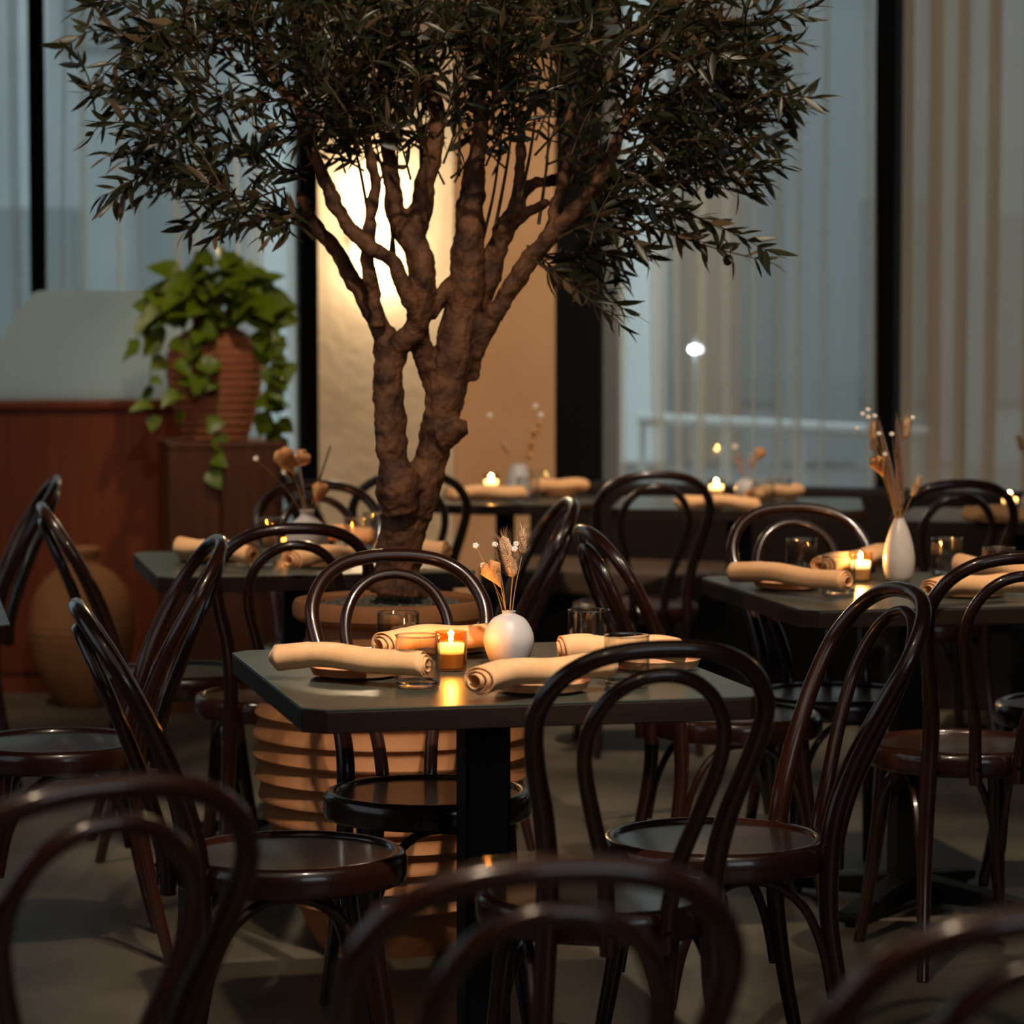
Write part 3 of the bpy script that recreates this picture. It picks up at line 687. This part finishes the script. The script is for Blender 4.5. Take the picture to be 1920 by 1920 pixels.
# ------------------------------------------------------------------ vases and dried flowers
def vase(p, prof, label, m='ceramic'):
    pr = crom(prof, 6); top = pr[-1]; inner = [(max(r - .004, .003), z) for r, z in pr[::-1] if z > pr[-1][1] * .5]
    o = MB().lathe([(0, 0)] + pr + inner, 40).build('bud_vase', M[m], None, True, 60); o.location = p
    return tag(o, label, 'vase')
def egg(w, h, n):
    return [(w * .55, 0), (w * .80, h * .12), (w, h * .42), (w * .93, h * .64), (w * .66, h * .85), (n, h * .95), (n * .98, h * .975), (n * 1.08, h)]
def stem_path(a, b, sag=0):
    a = Vector(a); b = Vector(b); m_ = a.lerp(b, .5) + Vector((0, 0, sag)); m_.x = a.x + (b.x - a.x) * .38
    return crom([tuple(a), tuple(m_), tuple(b)], 5)
def flower(kind, a, b, label, group, dirv=None, size=1.0):
    """a = base inside the vase, b = where the head starts"""
    a = Vector(a); b = Vector(b); rnd = random.Random(int(abs(b.x * 7919 + b.z * 104729) * 1000) % 99991)
    names = {'tail': 'bunny_tail_grass', 'plume': 'grass_plume', 'pod': 'dried_poppy_leaf', 'floret': 'tiny_dried_flower', 'statice': 'dried_sprig', 'blade': 'dried_grass'}
    root = empty(names[kind], a); tag(root, label, 'dried flower', group)
    rel = b - a; p = stem_path((0, 0, 0), rel); d = (Vector(p[-1]) - Vector(p[-2])).normalized()
    if dirv: d = Vector(dirv).normalized()
    MB().tube(p, .0009 if kind != 'floret' else .0005, 5).build('stem', M['stem'], root)
    rot = d.to_track_quat('Z', 'Y').to_matrix().to_4x4(); rot.translation = rel
    def put(mb, nm, m):
        mb.v = [tuple(rot @ Vector(q)) for q in mb.v]; return mb.build(nm, m, root, True, 80)
    if kind == 'tail':
        L = .040 * size; w = .0064 * size
        mb = MB().lathe([(0, -.001), (w * .7, L * .04), (w * .95, L * .16), (w, L * .4), (w * .97, L * .68), (w * .74, L * .9), (0, L)], 14)
        put(mb, 'seed_head', M['tail'])
        hb = MB()
        for i in range(300):
            z = rnd.uniform(.02, 1) * L; an = rnd.uniform(0, 2 * pi); rr = w * (.95 if z < L * .7 else .6)
            o_ = Vector((rr * cos(an), rr * sin(an), z)); dd = Vector((cos(an), sin(an), 1.3)).normalized() * rnd.uniform(.006, .017) * size
            s_ = Vector((-sin(an), cos(an), 0)) * .00034; hb.add([o_ - s_, o_ + s_, o_ + dd], [(0, 1, 2)])
        h = put(hb, 'bristles', M['tail']); h['kind'] = 'stuff'
    elif kind == 'plume':
        L = .19 * size; w = .0085 * size
        put(MB().lathe([(0, 0), (w * .5, L * .05), (w, L * .3), (w * .85, L * .6), (w * .4, L * .9), (0, L)], 12), 'seed_head', M['plume'])
        hb = MB()
        for i in range(260):
            z = rnd.uniform(0, 1) * L; an = rnd.uniform(0, 2 * pi); rr = w * (1 - z / L) * .8
            o_ = Vector((rr * cos(an), rr * sin(an), z)); dd = Vector((cos(an), sin(an), 1.6)).normalized() * rnd.uniform(.008, .018) * size
            s_ = Vector((-sin(an), cos(an), 0)) * .0003; hb.add([o_ - s_, o_ + s_, o_ + dd], [(0, 1, 2)])
        put(hb, 'bristles', M['plume'])['kind'] = 'stuff'
    elif kind == 'pod':
        L = .042 * size
        mb = MB().lathe([(.0008, 0), (.005 * size, L * .22), (.0105 * size, L * .55), (.013 * size, L * .8), (.010 * size, L * .95), (.004 * size, L * .93), (.0, L * .85)], 14)
        mb.v = [(x * (1 + .35 * sin(9 * z / L + 3 * atan2(y, x))), y * (1 + .3 * sin(7 * z / L + 2 * atan2(y, x))), z + .003 * size * sin(4 * atan2(y, x)) * (z / L)) for x, y, z in mb.v]
        put(mb, 'seed_pod', M['pod'])
    elif kind == 'blade':
        L = .11 * size; mb = MB(); n = 8
        for i in range(n + 1):
            t = i / n; w = .008 * size * sin(pi * min(1, t * .9 + .1)) * (1 - t * .4)
            mb.v += [(-w, .002, t * L), (0, -.002, t * L), (w, .002, t * L)]
        for i in range(n): mb.f += [(3 * i, 3 * i + 1, 3 * i + 4, 3 * i + 3), (3 * i + 1, 3 * i + 2, 3 * i + 5, 3 * i + 4)]
        put(mb, 'blade', M['plume'])
    elif kind == 'statice':
        mb = MB()
        for i in range(16):
            t = i / 16; q = Vector((rnd.uniform(-.012, .012), rnd.uniform(-.012, .012), t * .09 * size)); s_ = rnd.uniform(.004, .008) * size
            mb.lathe([(0, -s_), (s_ * .8, -s_ * .4), (s_, s_ * .3), (0, s_)], 6, tuple(q))
        put(mb, 'flower_cluster', M['pod'])
    else:
        for k in range(5):
            an = k * 2 * pi / 5; s_ = .0024 * size
            pb_ = MB().lathe([(0, -s_), (s_ * .9, -s_ * .3), (s_, s_ * .4), (0, s_)], 6, (.0027 * size * cos(an), .0027 * size * sin(an), 0))
            put(pb_, 'petal', M['floret'])
    return root

# egg vase on the nearest table
vp = Vector((-.006, 5.38, TH))
vase(vp, egg(.0465, .1005, .0125), 'white egg-shaped bud vase with narrow neck on the nearest table')
G = 'dried stems in the egg-shaped vase'
va = vp + Vector((0, 0, .07)); Y = 5.38
flower('tail', va, at(962, 1081, Y), 'bunny tail grass leaning left, tallest in the egg-shaped vase', G, (-.25, 0, 1), 1.95)
flower('tail', va + Vector((.003, 0, 0)), at(979, 1040, Y + .02), 'upright bunny tail grass at the right of the egg-shaped vase', G, (.04, 0, 1), 1.25)
flower('pod', va - Vector((.003, 0, 0)), at(940, 1102, Y - .01), 'crumpled orange dried seed pod in the egg-shaped vase', G, (-.55, -.2, 1), 1.3)
for i, (x, y, lb) in enumerate([(892, 1023, 'tiny white dried flower farthest left above the egg-shaped vase'), (928, 1021, 'tiny white dried flower left of the tall bunny tail'),
                                (968, 1020, 'tiny white dried flower between the two bunny tails, upper'), (965, 1029, 'tiny white dried flower between the two bunny tails, lower'),
                                (906, 1060, 'tiny white dried flower touching the orange seed pod')]):
    flower('floret', va + Vector((.002 * (i - 2), .003, 0)), at(x, y, Y + .015 * (i % 3 - 1)), lb, G, (0, -.8, .6), 1.25)
# teardrop vase
vp = z0(1685, 1092); vp.z = TH
vase(vp, [(.022, 0), (.033, .015), (.0385, .05), (.035, .085), (.024, .125), (.0135, .15), (.012, .156)], 'tall white teardrop vase with dried grasses on right table', 'ceramic2')
G = 'dried stems in the teardrop vase'; va = vp + Vector((0, 0, .12)); Y = vp.y
flower('plume', va, at(1684, 962, Y), 'dark grass plume leaning left in the teardrop vase', G, (-.22, 0, 1), 1.22)
flower('plume', va + Vector((.003, 0, 0)), at(1690, 950, Y + .02), 'dark upright grass plume in the teardrop vase', G, (-.06, 0, 1), 1.18)
flower('tail', va, at(1638, 844, Y - .03), 'bunny tail grass hanging left of the teardrop vase plumes', G, (.0, 0, 1), 1.1)
flower('tail', va, at(1634, 822, Y), 'drooping bunny tail grass uppermost left in teardrop vase', G, (.10, 0, .8), 1.0)
flower('tail', va, at(1696, 822, Y + .03), 'bunny tail grass uppermost right in the teardrop vase', G, (.12, 0, 1), 1.3)
flower('tail', va, at(1710, 930, Y), 'low bunny tail grass at right of the teardrop vase', G, (.42, 0, 1), 1.2)
flower('pod', va, at(1657, 895, Y - .02), 'curled orange dried pod in the teardrop vase', G, (-.45, -.1, 1), 1.3)
for i, (x, y, lb) in enumerate([(1627, 768, 'white speck flower topmost in the teardrop vase'), (1617, 776, 'white speck flower just left of the topmost one'), (1628, 782, 'white speck flower just below the topmost one'),
                                (1640, 780, 'white speck flower on the tip of left plume'), (1606, 803, 'white speck flower farthest left of the teardrop vase'), (1648, 813, 'white speck flower against the left plume, upper'),
                                (1672, 814, 'white speck flower against the upright plume'), (1659, 852, 'white speck flower against the left plume, lower'), (1711, 783, 'white speck flower beside the upper right bunny tail')]):
    flower('floret', va + Vector((.001 * (i - 4), -.004, 0)), at(x, y, Y - .05), lb, G, (0, -.8, .6), 1.3)
# necked vase on the table behind the pot
vp = z0(576, 1052); vp.z = TH; Y = vp.y
vase(vp, [(.03, 0), (.048, .02), (.056, .055), (.048, .09), (.030, .108), (.019, .118), (.018, .128), (.021, .134)], 'white round-bellied vase with short neck on the table behind tree pot')
G = 'dried stems in the round-bellied vase'; va = vp + Vector((0, 0, .10))
flower('pod', va, at(553, 892, Y), 'pink crumpled dried bloom at left of the round-bellied vase', G, (-.45, 0, .8), 1.9)
flower('pod', va, at(545, 880, Y + .02), 'pale crumpled dried bloom behind the pink one', G, (.5, 0, .5), 1.5)
flower('blade', va, at(590, 930, Y), 'long dark dried blade leaning right in the round-bellied vase', G, (.32, 0, 1), 1.25)
flower('blade', va, at(572, 940, Y - .01), 'long dark dried blade leaning left in the round-bellied vase', G, (-.14, 0, 1), 1.2)
flower('pod', va, at(592, 948, Y - .01), 'small tan pod low at right of the round-bellied vase', G, (.3, 0, 1), 1.5)
flower('floret', va, at(480, 860, Y), 'white speck flower before the pedestal', G, (0, -1, .4), 1.6)
# round table vase
vp = z0(972, 940); vp.z = TH; Y = vp.y
vase(vp, [(.036, 0), (.044, .02), (.046, .05), (.036, .095), (.026, .125), (.025, .13)], 'white tapered vase on the round table')
G = 'dried stems in the tapered vase'; va = vp + Vector((0, 0, .10))
flower('tail', va, at(955, 850, Y), 'pale bunny tail grass leaning left on the round table', G, (-.55, 0, .9), 1.3)
flower('statice', va, at(988, 858, Y), 'orange dried sprig leaning right on the round table', G, (.38, 0, 1), 1.5)
flower('floret', va, at(918, 779, Y), 'pale speck flower left of the orange sprig against tan wall', G, (0, -1, .4), 2)
flower('floret', va, at(1004, 762, Y), 'pale speck flower topmost against the tan wall', G, (0, -1, .4), 2)
flower('floret', va, at(1014, 778, Y), 'pale speck flower above the orange sprig', G, (0, -1, .4), 2)
# small round vase
vp = z0(1399, 940); vp.z = TH; Y = vp.y
vase(vp, egg(.040, .082, .012), 'small white round vase on the banquette table')
G = 'dried stems in the small round vase'; va = vp + Vector((0, 0, .06))
flower('statice', va, at(1390, 888, Y), 'orange dried sprig leaning left in the small round vase', G, (-.25, 0, 1), .75)
flower('tail', va, at(1408, 878, Y), 'bunny tail grass upright in the small round vase', G, (.1, 0, 1), 1.1)
flower('pod', va, at(1418, 868, Y), 'orange dried pod leaning right in the small round vase', G, (.4, 0, 1), 1.3)
flower('floret', va, at(1378, 838, Y), 'pale speck flower above the small round vase', G, (0, -1, .4), 2.4)
# vase at the right edge
vp = z0(1936, 972); vp.z = TH; Y = vp.y
vase(vp, egg(.040, .09, .012), 'white vase at the right edge of the banquette tables')
flower('tail', vp + Vector((0, 0, .06)), at(1917, 846, Y), 'bunny tail grass at the right edge', 'dried stems at right edge', (-.3, 0, 1), 1.3)

# ------------------------------------------------------------------ potted olive tree
TY = 6.46
tq = on(744, 1818, 0)
tree = empty('potted_olive_tree', (at(735, 1400, TY).x, TY, 0)); tag(tree, 'large olive tree with gnarled forked trunk in a ribbed terracotta pot', 'tree')
TX = tree.location.x
prof = [(0, 0), (.160, 0)]
z = .0; HP = .60
key = crom([(.168, 0), (.215, .10), (.258, .22), (.286, .34), (.298, .44), (.290, .53), (.262, .60)], 20)
ribs = 13
for r_, z_ in key:
    u = (z_ / HP * ribs) % 1.0
    bump_ = .013 * (1 - abs(u - .28) / .28 if u < .28 else max(0, 1 - (u - .28) / .72) ** 1.6)
    prof.append((r_ + (bump_ if .085 < z_ < .59 else 0), z_))
prof += [(.225, .635), (.200, .665), (.190, .685), (.188, .715), (.194, .722), (.212, .726), (.219, .735), (.220, .756), (.214, .768), (.196, .770), (.186, .762), (.182, .735)]
MB().lathe(prof, 64).build('pot', M['terra'], tree, True, 35)
sb = MB(); n = 26; vv = []; ff = []
rs = random.Random(2)
sb.lathe([(.185, .742), (.15, .750), (.10, .752), (.05, .756), (0, .758)], 40)
sb.build('soil', M['soil'], tree)
pb = MB()
for i in range(420):
    a = rs.uniform(0, 2 * pi); r_ = .178 * sqrt(rs.random()); s_ = rs.uniform(.004, .010)
    pb.lathe([(0, -s_ * .6), (s_, -s_ * .1), (s_ * .8, s_ * .5), (0, s_ * .6)], 5, (r_ * cos(a), r_ * sin(a), .752 + s_ * .3))
pb.build('pebbles', M['soil'], tree, False)['kind'] = 'stuff'

TO = Vector((TX, TY, 0))
def tp(px, py, dz=0): return at(px, py, TY + dz) - TO
PXM = TY / F
limbs = [
    [(742, 1115, 52, 0), (746, 1060, 45, 0), (756, 990, 44, 0), (768, 945, 50, 0), (773, 915, 50, 0)],
    [(755, 935, 40, -.02), (742, 885, 31, -.03), (736, 840, 30, -.03), (732, 780, 31, -.03), (727, 705, 28, -.02), (727, 655, 27, 0), (712, 610, 21, .01), (685, 560, 18, .02), (652, 512, 17, .04), (630, 468, 15, .05), (600, 436, 13, .05), (577, 400, 12, .06), (562, 360, 9, .08)],
    [(727, 690, 26, 0), (748, 648, 22, -.02), (778, 618, 22, -.04), (790, 560, 25, -.05), (791, 505, 26, -.05), (783, 465, 25, -.04), (758, 435, 22, -.02), (742, 402, 20, 0), (736, 350, 17, .02), (728, 290, 14, .03), (716, 220, 11, .04), (700, 150, 9, .06)],
    [(772, 450, 22, -.02), (786, 410, 23, 0), (797, 350, 21, 0), (810, 290, 18, 0), (822, 230, 15, 0), (812, 180, 13, .02), (795, 110, 10, .04)],
    [(782, 600, 16, -.06), (760, 542, 15, -.08), (734, 488, 14, -.09), (690, 462, 15, -.09), (642, 410, 14, -.08), (602, 322, 13, -.06), (572, 250, 12, -.04), (556, 190, 11, -.02), (524, 166, 9, 0), (500, 130, 8, 0), (486, 104, 7, 0)],
    [(712, 612, 15, -.03), (694, 525, 13, -.05), (688, 480, 13, -.06), (698, 390, 12, -.05), (704, 345, 11, -.04), (690, 270, 9, -.03), (676, 200, 8, -.02)],
    [(828, 735, 27, .02), (800, 682, 22, 0), (786, 632, 20, -.02), (784, 600, 18, -.03)],
    [(782, 925, 44, 0), (808, 858, 31, 0), (823, 795, 34, 0), (841, 722, 37, 0), (855, 650, 38, 0), (868, 580, 36, 0), (876, 500, 33, 0), (880, 430, 28, 0), (885, 360, 23, 0), (895, 290, 18, 0), (900, 220, 15, 0), (898, 150, 12, .02), (905, 80, 9, .03)],
    [(825, 818, 30, -.02), (852, 806, 23, -.03), (868, 802, 18, -.03), (878, 800, 13, -.03)],
    [(868, 700, 28, .02), (892, 650, 21, 0), (928, 585, 18, -.02), (965, 530, 18, -.03), (1000, 478, 18, -.04), (1040, 432, 18, -.05), (1085, 388, 16, -.06), (1120, 342, 14, -.06), (1150, 282, 12, -.05), (1175, 222, 10, -.04), (1202, 150, 8, -.03), (1232, 88, 7, -.02)],
    [(882, 600, 28, .03), (912, 525, 25, .04), (933, 462, 22, .04), (950, 420, 19, .03), (968, 388, 16, .02), (973, 340, 12, .02), (976, 280, 9, .02), (972, 200, 7, .03)],
    [(955, 418, 15, .03), (985, 402, 12, .02), (1008, 390, 10, .02), (1030, 378, 8, .01)],
    [(962, 400, 14, .04), (990, 352, 11, .06), (1040, 336, 11, .08), (1082, 312, 9, .10), (1120, 270, 8, .12)],
    [(1034, 438, 13, -.05), (1040, 385, 10, -.03), (1055, 335, 9, 0), (1064, 270, 8, .03), (1070, 190, 7, .06)],
    [(806, 592, 14, -.05), (830, 552, 15, -.02), (854, 522, 14, 0)],
    [(748, 895, 36, -.05), (746, 915, 40, -.06), (752, 960, 34, -.05)],
]
tb = MB(); rb = random.Random(4)
for L_ in limbs:
    q = crom(L_, 6); pts = []; rad = []
    for i, (x, y, r_, dz) in enumerate(q):
        pts.append(tp(x + rb.uniform(-1, 1), y, dz)); rad.append(r_ * PXM * (1 + .025 * sin(i * 1.1 + L_[0][0]) + rb.uniform(-.04, .04)))
    tb.tube(pts, rad, 14)
    e = pts[-1]
trunk = tb.build('trunk', M['bark'], tree, True, 180)
rm = trunk.modifiers.new('remesh', 'REMESH'); rm.mode = 'VOXEL'; rm.voxel_size = .0042; rm.use_smooth_shade = True
sm = trunk.modifiers.new('smooth', 'SMOOTH'); sm.iterations = 5; sm.factor = .6
tex = bpy.data.textures.new('bark_relief', 'CLOUDS'); tex.noise_scale = .035; tex.noise_depth = 3
dm = trunk.modifiers.new('relief', 'DISPLACE'); dm.texture = tex; dm.strength = .017; dm.mid_level = .5

# sprays: curved twig with paired lance-shaped leaves
rl = random.Random(99)
leaves = []     # (position, direction, up, length)
tw = MB(); olives = []
def spray(a, b, sag, lf=None, dens=1.0):
    """a, b local points; sag in metres"""
    a = Vector(a); b = Vector(b); L = (b - a).length; m_ = a.lerp(b, .5) + Vector((rl.uniform(-.02, .02), rl.uniform(-.03, .03), sag))
    pts = [Vector(q) for q in crom([tuple(a), tuple(m_), tuple(b)], 7)]
    tw.tube(pts, [.0030 - .0020 * i / (len(pts) - 1) for i in range(len(pts))], 5)
    nl = max(5, int(L / .030 * dens))
    side = Vector((rl.uniform(-1, 1), rl.uniform(-1, 1), rl.uniform(-1, 1)))
    for i in range(nl):
        t = .18 + .82 * (i + rl.random() * .6) / nl; k = min(int(t * (len(pts) - 1)), len(pts) - 2); p = pts[k].lerp(pts[k + 1], t * (len(pts) - 1) - k if t < 1 else 1)
        d = (pts[k + 1] - pts[k]).normalized(); sd = d.cross(side).normalized()
        if i % 2: sd = d.cross(sd).normalized()
        for s in (-1, 1):
            dd = (d * rl.uniform(.5, 1.0) + sd * s * rl.uniform(.5, 1.0) + Vector((rl.uniform(-.25, .25), rl.uniform(-.25, .25), rl.uniform(-.35, .15)))).normalized()
            leaves.append((p, dd, Vector((rl.uniform(-.9, .9), rl.uniform(-1.4, .5), rl.uniform(-.5, 1.0))), (lf or .069) * rl.uniform(.65, 1.10)))
    leaves.append((pts[-1], (pts[-1] - pts[-2]).normalized(), Vector((0, 0, 1)), .055))
    if rl.random() < .16: olives.append(pts[len(pts) * 2 // 3] + Vector((rl.uniform(-.01, .01), rl.uniform(-.01, .01), -.016)))
S = [ # silhouettes of the crown: start px, end px, depth offset, sag
    ((300, 60), (112, 12), 0), ((330, 90), (160, 62), .1), ((300, 130), (150, 150), -.1), ((290, 190), (128, 170), .1), ((300, 220), (150, 232), -.2), ((330, 270), (160, 300), .1),
    ((320, 300), (178, 400), -.1), ((380, 310), (232, 385), .1), ((420, 330), (300, 340), -.2), ((520, 400), (305, 420), .0), ((470, 380), (330, 385), -.1), ((560, 420), (440, 400), .1), ((580, 430), (400, 415), .2),
    ((560, 425), (462, 450), -.1), ((430, 330), (350, 300), .2), ((400, 240), (250, 250), -.2), ((400, 180), (220, 120), .0), ((420, 120), (260, 40), .2), ((470, 130), (330, -20), .1), ((480, 100), (420, -40), -.1),
    ((540, 200), (420, 190), -.2), ((520, 300), (380, 260), .2), ((560, 330), (440, 300), -.1), ((570, 260), (470, 230), .1),
    ((1150, 300), (1500, 270), -.1), ((1180, 260), (1490, 255), .1), ((1200, 200), (1555, 180), .0), ((1200, 180), (1540, 210), .2), ((1220, 120), (1530, 75), .1), ((1230, 100), (1555, 18), -.1), ((1200, 150), (1480, 100), -.2),
    ((1120, 360), (1480, 320), .1), ((1150, 330), (1470, 340), .2), ((1120, 350), (1450, 365), -.1), ((1150, 400), (1475, 500), -.15), ((1130, 395), (1400, 440), .0), ((1080, 400), (1320, 410), .1), ((1080, 420), (1310, 385), -.1),
    ((1000, 478), (1260, 480), .1), ((1010, 480), (1220, 605), -.05), ((1005, 480), (1190, 580), .1), ((1060, 440), (1250, 470), -.1), ((1050, 480), (1200, 540), .15), ((1180, 220), (1400, 150), .2), ((1220, 90), (1400, 30), .2), ((1230, 60), (1380, -40), .0),
    ((1160, 290), (1380, 260), .0), ((1170, 240), (1380, 300), -.2), ((1100, 320), (1280, 330), .2), ((1200, 120), (1300, -30), .2), ((1260, 130), (1460, 40), .1), ((1260, 160), (1500, 140), .0)]
for (a, b, dz) in S:
    for k in range(2):
        j = lambda s: rl.uniform(-s, s)
        lx = sqrt((b[0] - a[0]) ** 2 + (b[1] - a[1]) ** 2); b = (b[0] - 34 * (b[0] - a[0]) / lx * (k == 0) - (b[0] - a[0]) / lx * 6, b[1] - 34 * (b[1] - a[1]) / lx * (k == 0))
        spray(tp(a[0] + j(20), a[1] + j(20), dz * .5 + j(.06)), tp(b[0] + (j(26) if k else 0), b[1] + (j(26) if k else 0), dz + j(.1)), rl.uniform(-.01, .05))
ELL = [(640, 225, 75, 60, 24), (740, 235, 90, 65, 26), (890, 250, 60, 45, 14), (1000, 200, 80, 70, 14), (590, 170, 80, 70, 16), (760, 130, 180, 70, 16), (330, 180, 170, 130, 34), (430, 270, 150, 110, 30), (470, 80, 190, 100, 40), (300, 60, 130, 70, 16), (620, 80, 150, 110, 40), (680, 150, 120, 90, 22), (800, 60, 170, 90, 44), (880, 130, 110, 90, 26), (960, 90, 150, 100, 36),
       (1080, 90, 150, 100, 34), (1180, 160, 150, 120, 36), (1290, 120, 160, 120, 34), (1330, 250, 150, 100, 30), (1200, 320, 120, 80, 18), (1180, 430, 90, 50, 7), (380, 370, 120, 50, 9), (1130, 250, 90, 90, 12), (1420, 120, 90, 80, 10), (700, 20, 300, 50, 24), (1100, 15, 350, 40, 26)]
for (cx, cy, rx, ry, n) in ELL:
    for i in range(int(n * (.62 if 480 < cx < 1110 else .40))):
        a = rl.uniform(0, 2 * pi); q = sqrt(rl.random()); x = cx + rx * q * cos(a); y = cy + ry * q * sin(a); dz = rl.uniform(-.42, .5)
        ox, oy = x - 820, y - 420; l_ = sqrt(ox * ox + oy * oy); an = atan2(oy, ox) + rl.gauss(0, .6); ln = rl.uniform(80, 170)
        spray(tp(x - .5 * ln * cos(an), y - .5 * ln * sin(an), dz * .8), tp(x + .5 * ln * cos(an), y + .5 * ln * sin(an), dz + rl.uniform(-.12, .12)), rl.uniform(-.01, .04))
# upright suckers
for (x, y, x2, y2) in [(960, 400, 975, 110), (930, 420, 965, 160), (900, 470, 940, 250), (975, 380, 1010, 140), (1010, 420, 1030, 180), (990, 500, 1090, 250), (740, 480, 700, 250), (730, 490, 745, 260), (690, 400, 640, 200), (600, 440, 480, 330), (590, 450, 470, 350), (1040, 420, 1110, 200), (560, 240, 470, 60), (860, 330, 850, 120), (790, 330, 770, 120)]:
    q = crom([tuple(tp(x, y, 0)), tuple(tp((x + x2) / 2 + 6, (y + y2) / 2, .03)), tuple(tp(x2, y2, .06))], 6)
    MB().tube(q, [.0042 - .0022 * i / (len(q) - 1) for i in range(len(q))], 6).build('branch', M['twig'], tree)
tw.build('twigs', M['twig'], tree)['kind'] = 'stuff'
def lance(L, w, curl, fold):
    v = []; f = []
    for t, k in ((0, .12), (.2, .75), (.45, 1), (.72, .72), (1, .02)):
        zc = -curl * L * t * t
        for s in (-1, 0, 1): v.append((s * w * k, t * L, zc + abs(s) * w * k * fold))
    for i in range(4):
        for k in range(2): f.append((i * 3 + k, i * 3 + k + 1, i * 3 + k + 4, i * 3 + k + 3))
    return v, f
shapes = [lance(1, .098, .18, .3), lance(1, .112, .05, .2), lance(1, .09, .35, .4), lance(1, .125, -.08, .15)]
def frame(p, d, up, s):
    x = d.cross(up)
    x = x.normalized() if x.length > 1e-4 else Vector((1, 0, 0)); z = x.cross(d)
    return Matrix.Translation(p) @ Matrix(((x.x, d.x, z.x, 0), (x.y, d.y, z.y, 0), (x.z, d.z, z.z, 0), (0, 0, 0, 1))) @ Matrix.Scale(s, 4)
# the leaves nearest the lens are parts of their own
leaves.sort(key=lambda l: (l[0] + l[1] * l[3] * .5).y - l[3] * 2.0 + (10 if (l[0].z + 0) > at(0, 5, TY).z else 0))
lm = []
for k, (v, f) in enumerate(shapes):
    o = MB().add(v, f).build('leaf', M['leaf'], None, True, 180); lm.append(o.data); bpy.data.objects.remove(o)
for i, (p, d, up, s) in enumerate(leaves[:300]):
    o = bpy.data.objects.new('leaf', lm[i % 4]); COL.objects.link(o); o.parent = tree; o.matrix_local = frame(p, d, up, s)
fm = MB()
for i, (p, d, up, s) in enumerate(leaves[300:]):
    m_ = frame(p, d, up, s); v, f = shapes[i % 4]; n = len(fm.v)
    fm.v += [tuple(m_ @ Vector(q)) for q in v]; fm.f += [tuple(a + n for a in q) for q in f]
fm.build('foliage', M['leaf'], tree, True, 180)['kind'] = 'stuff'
om = MB().lathe([(0, -.013), (.007, -.010), (.0105, -.002), (.0095, .006), (.005, .011), (0, .0125)], 12).build('olive', M['oliv'], None); od = om.data; bpy.data.objects.remove(om)
for p in olives[:46]:
    o = bpy.data.objects.new('olive', od); COL.objects.link(o); o.parent = tree; o.location = p
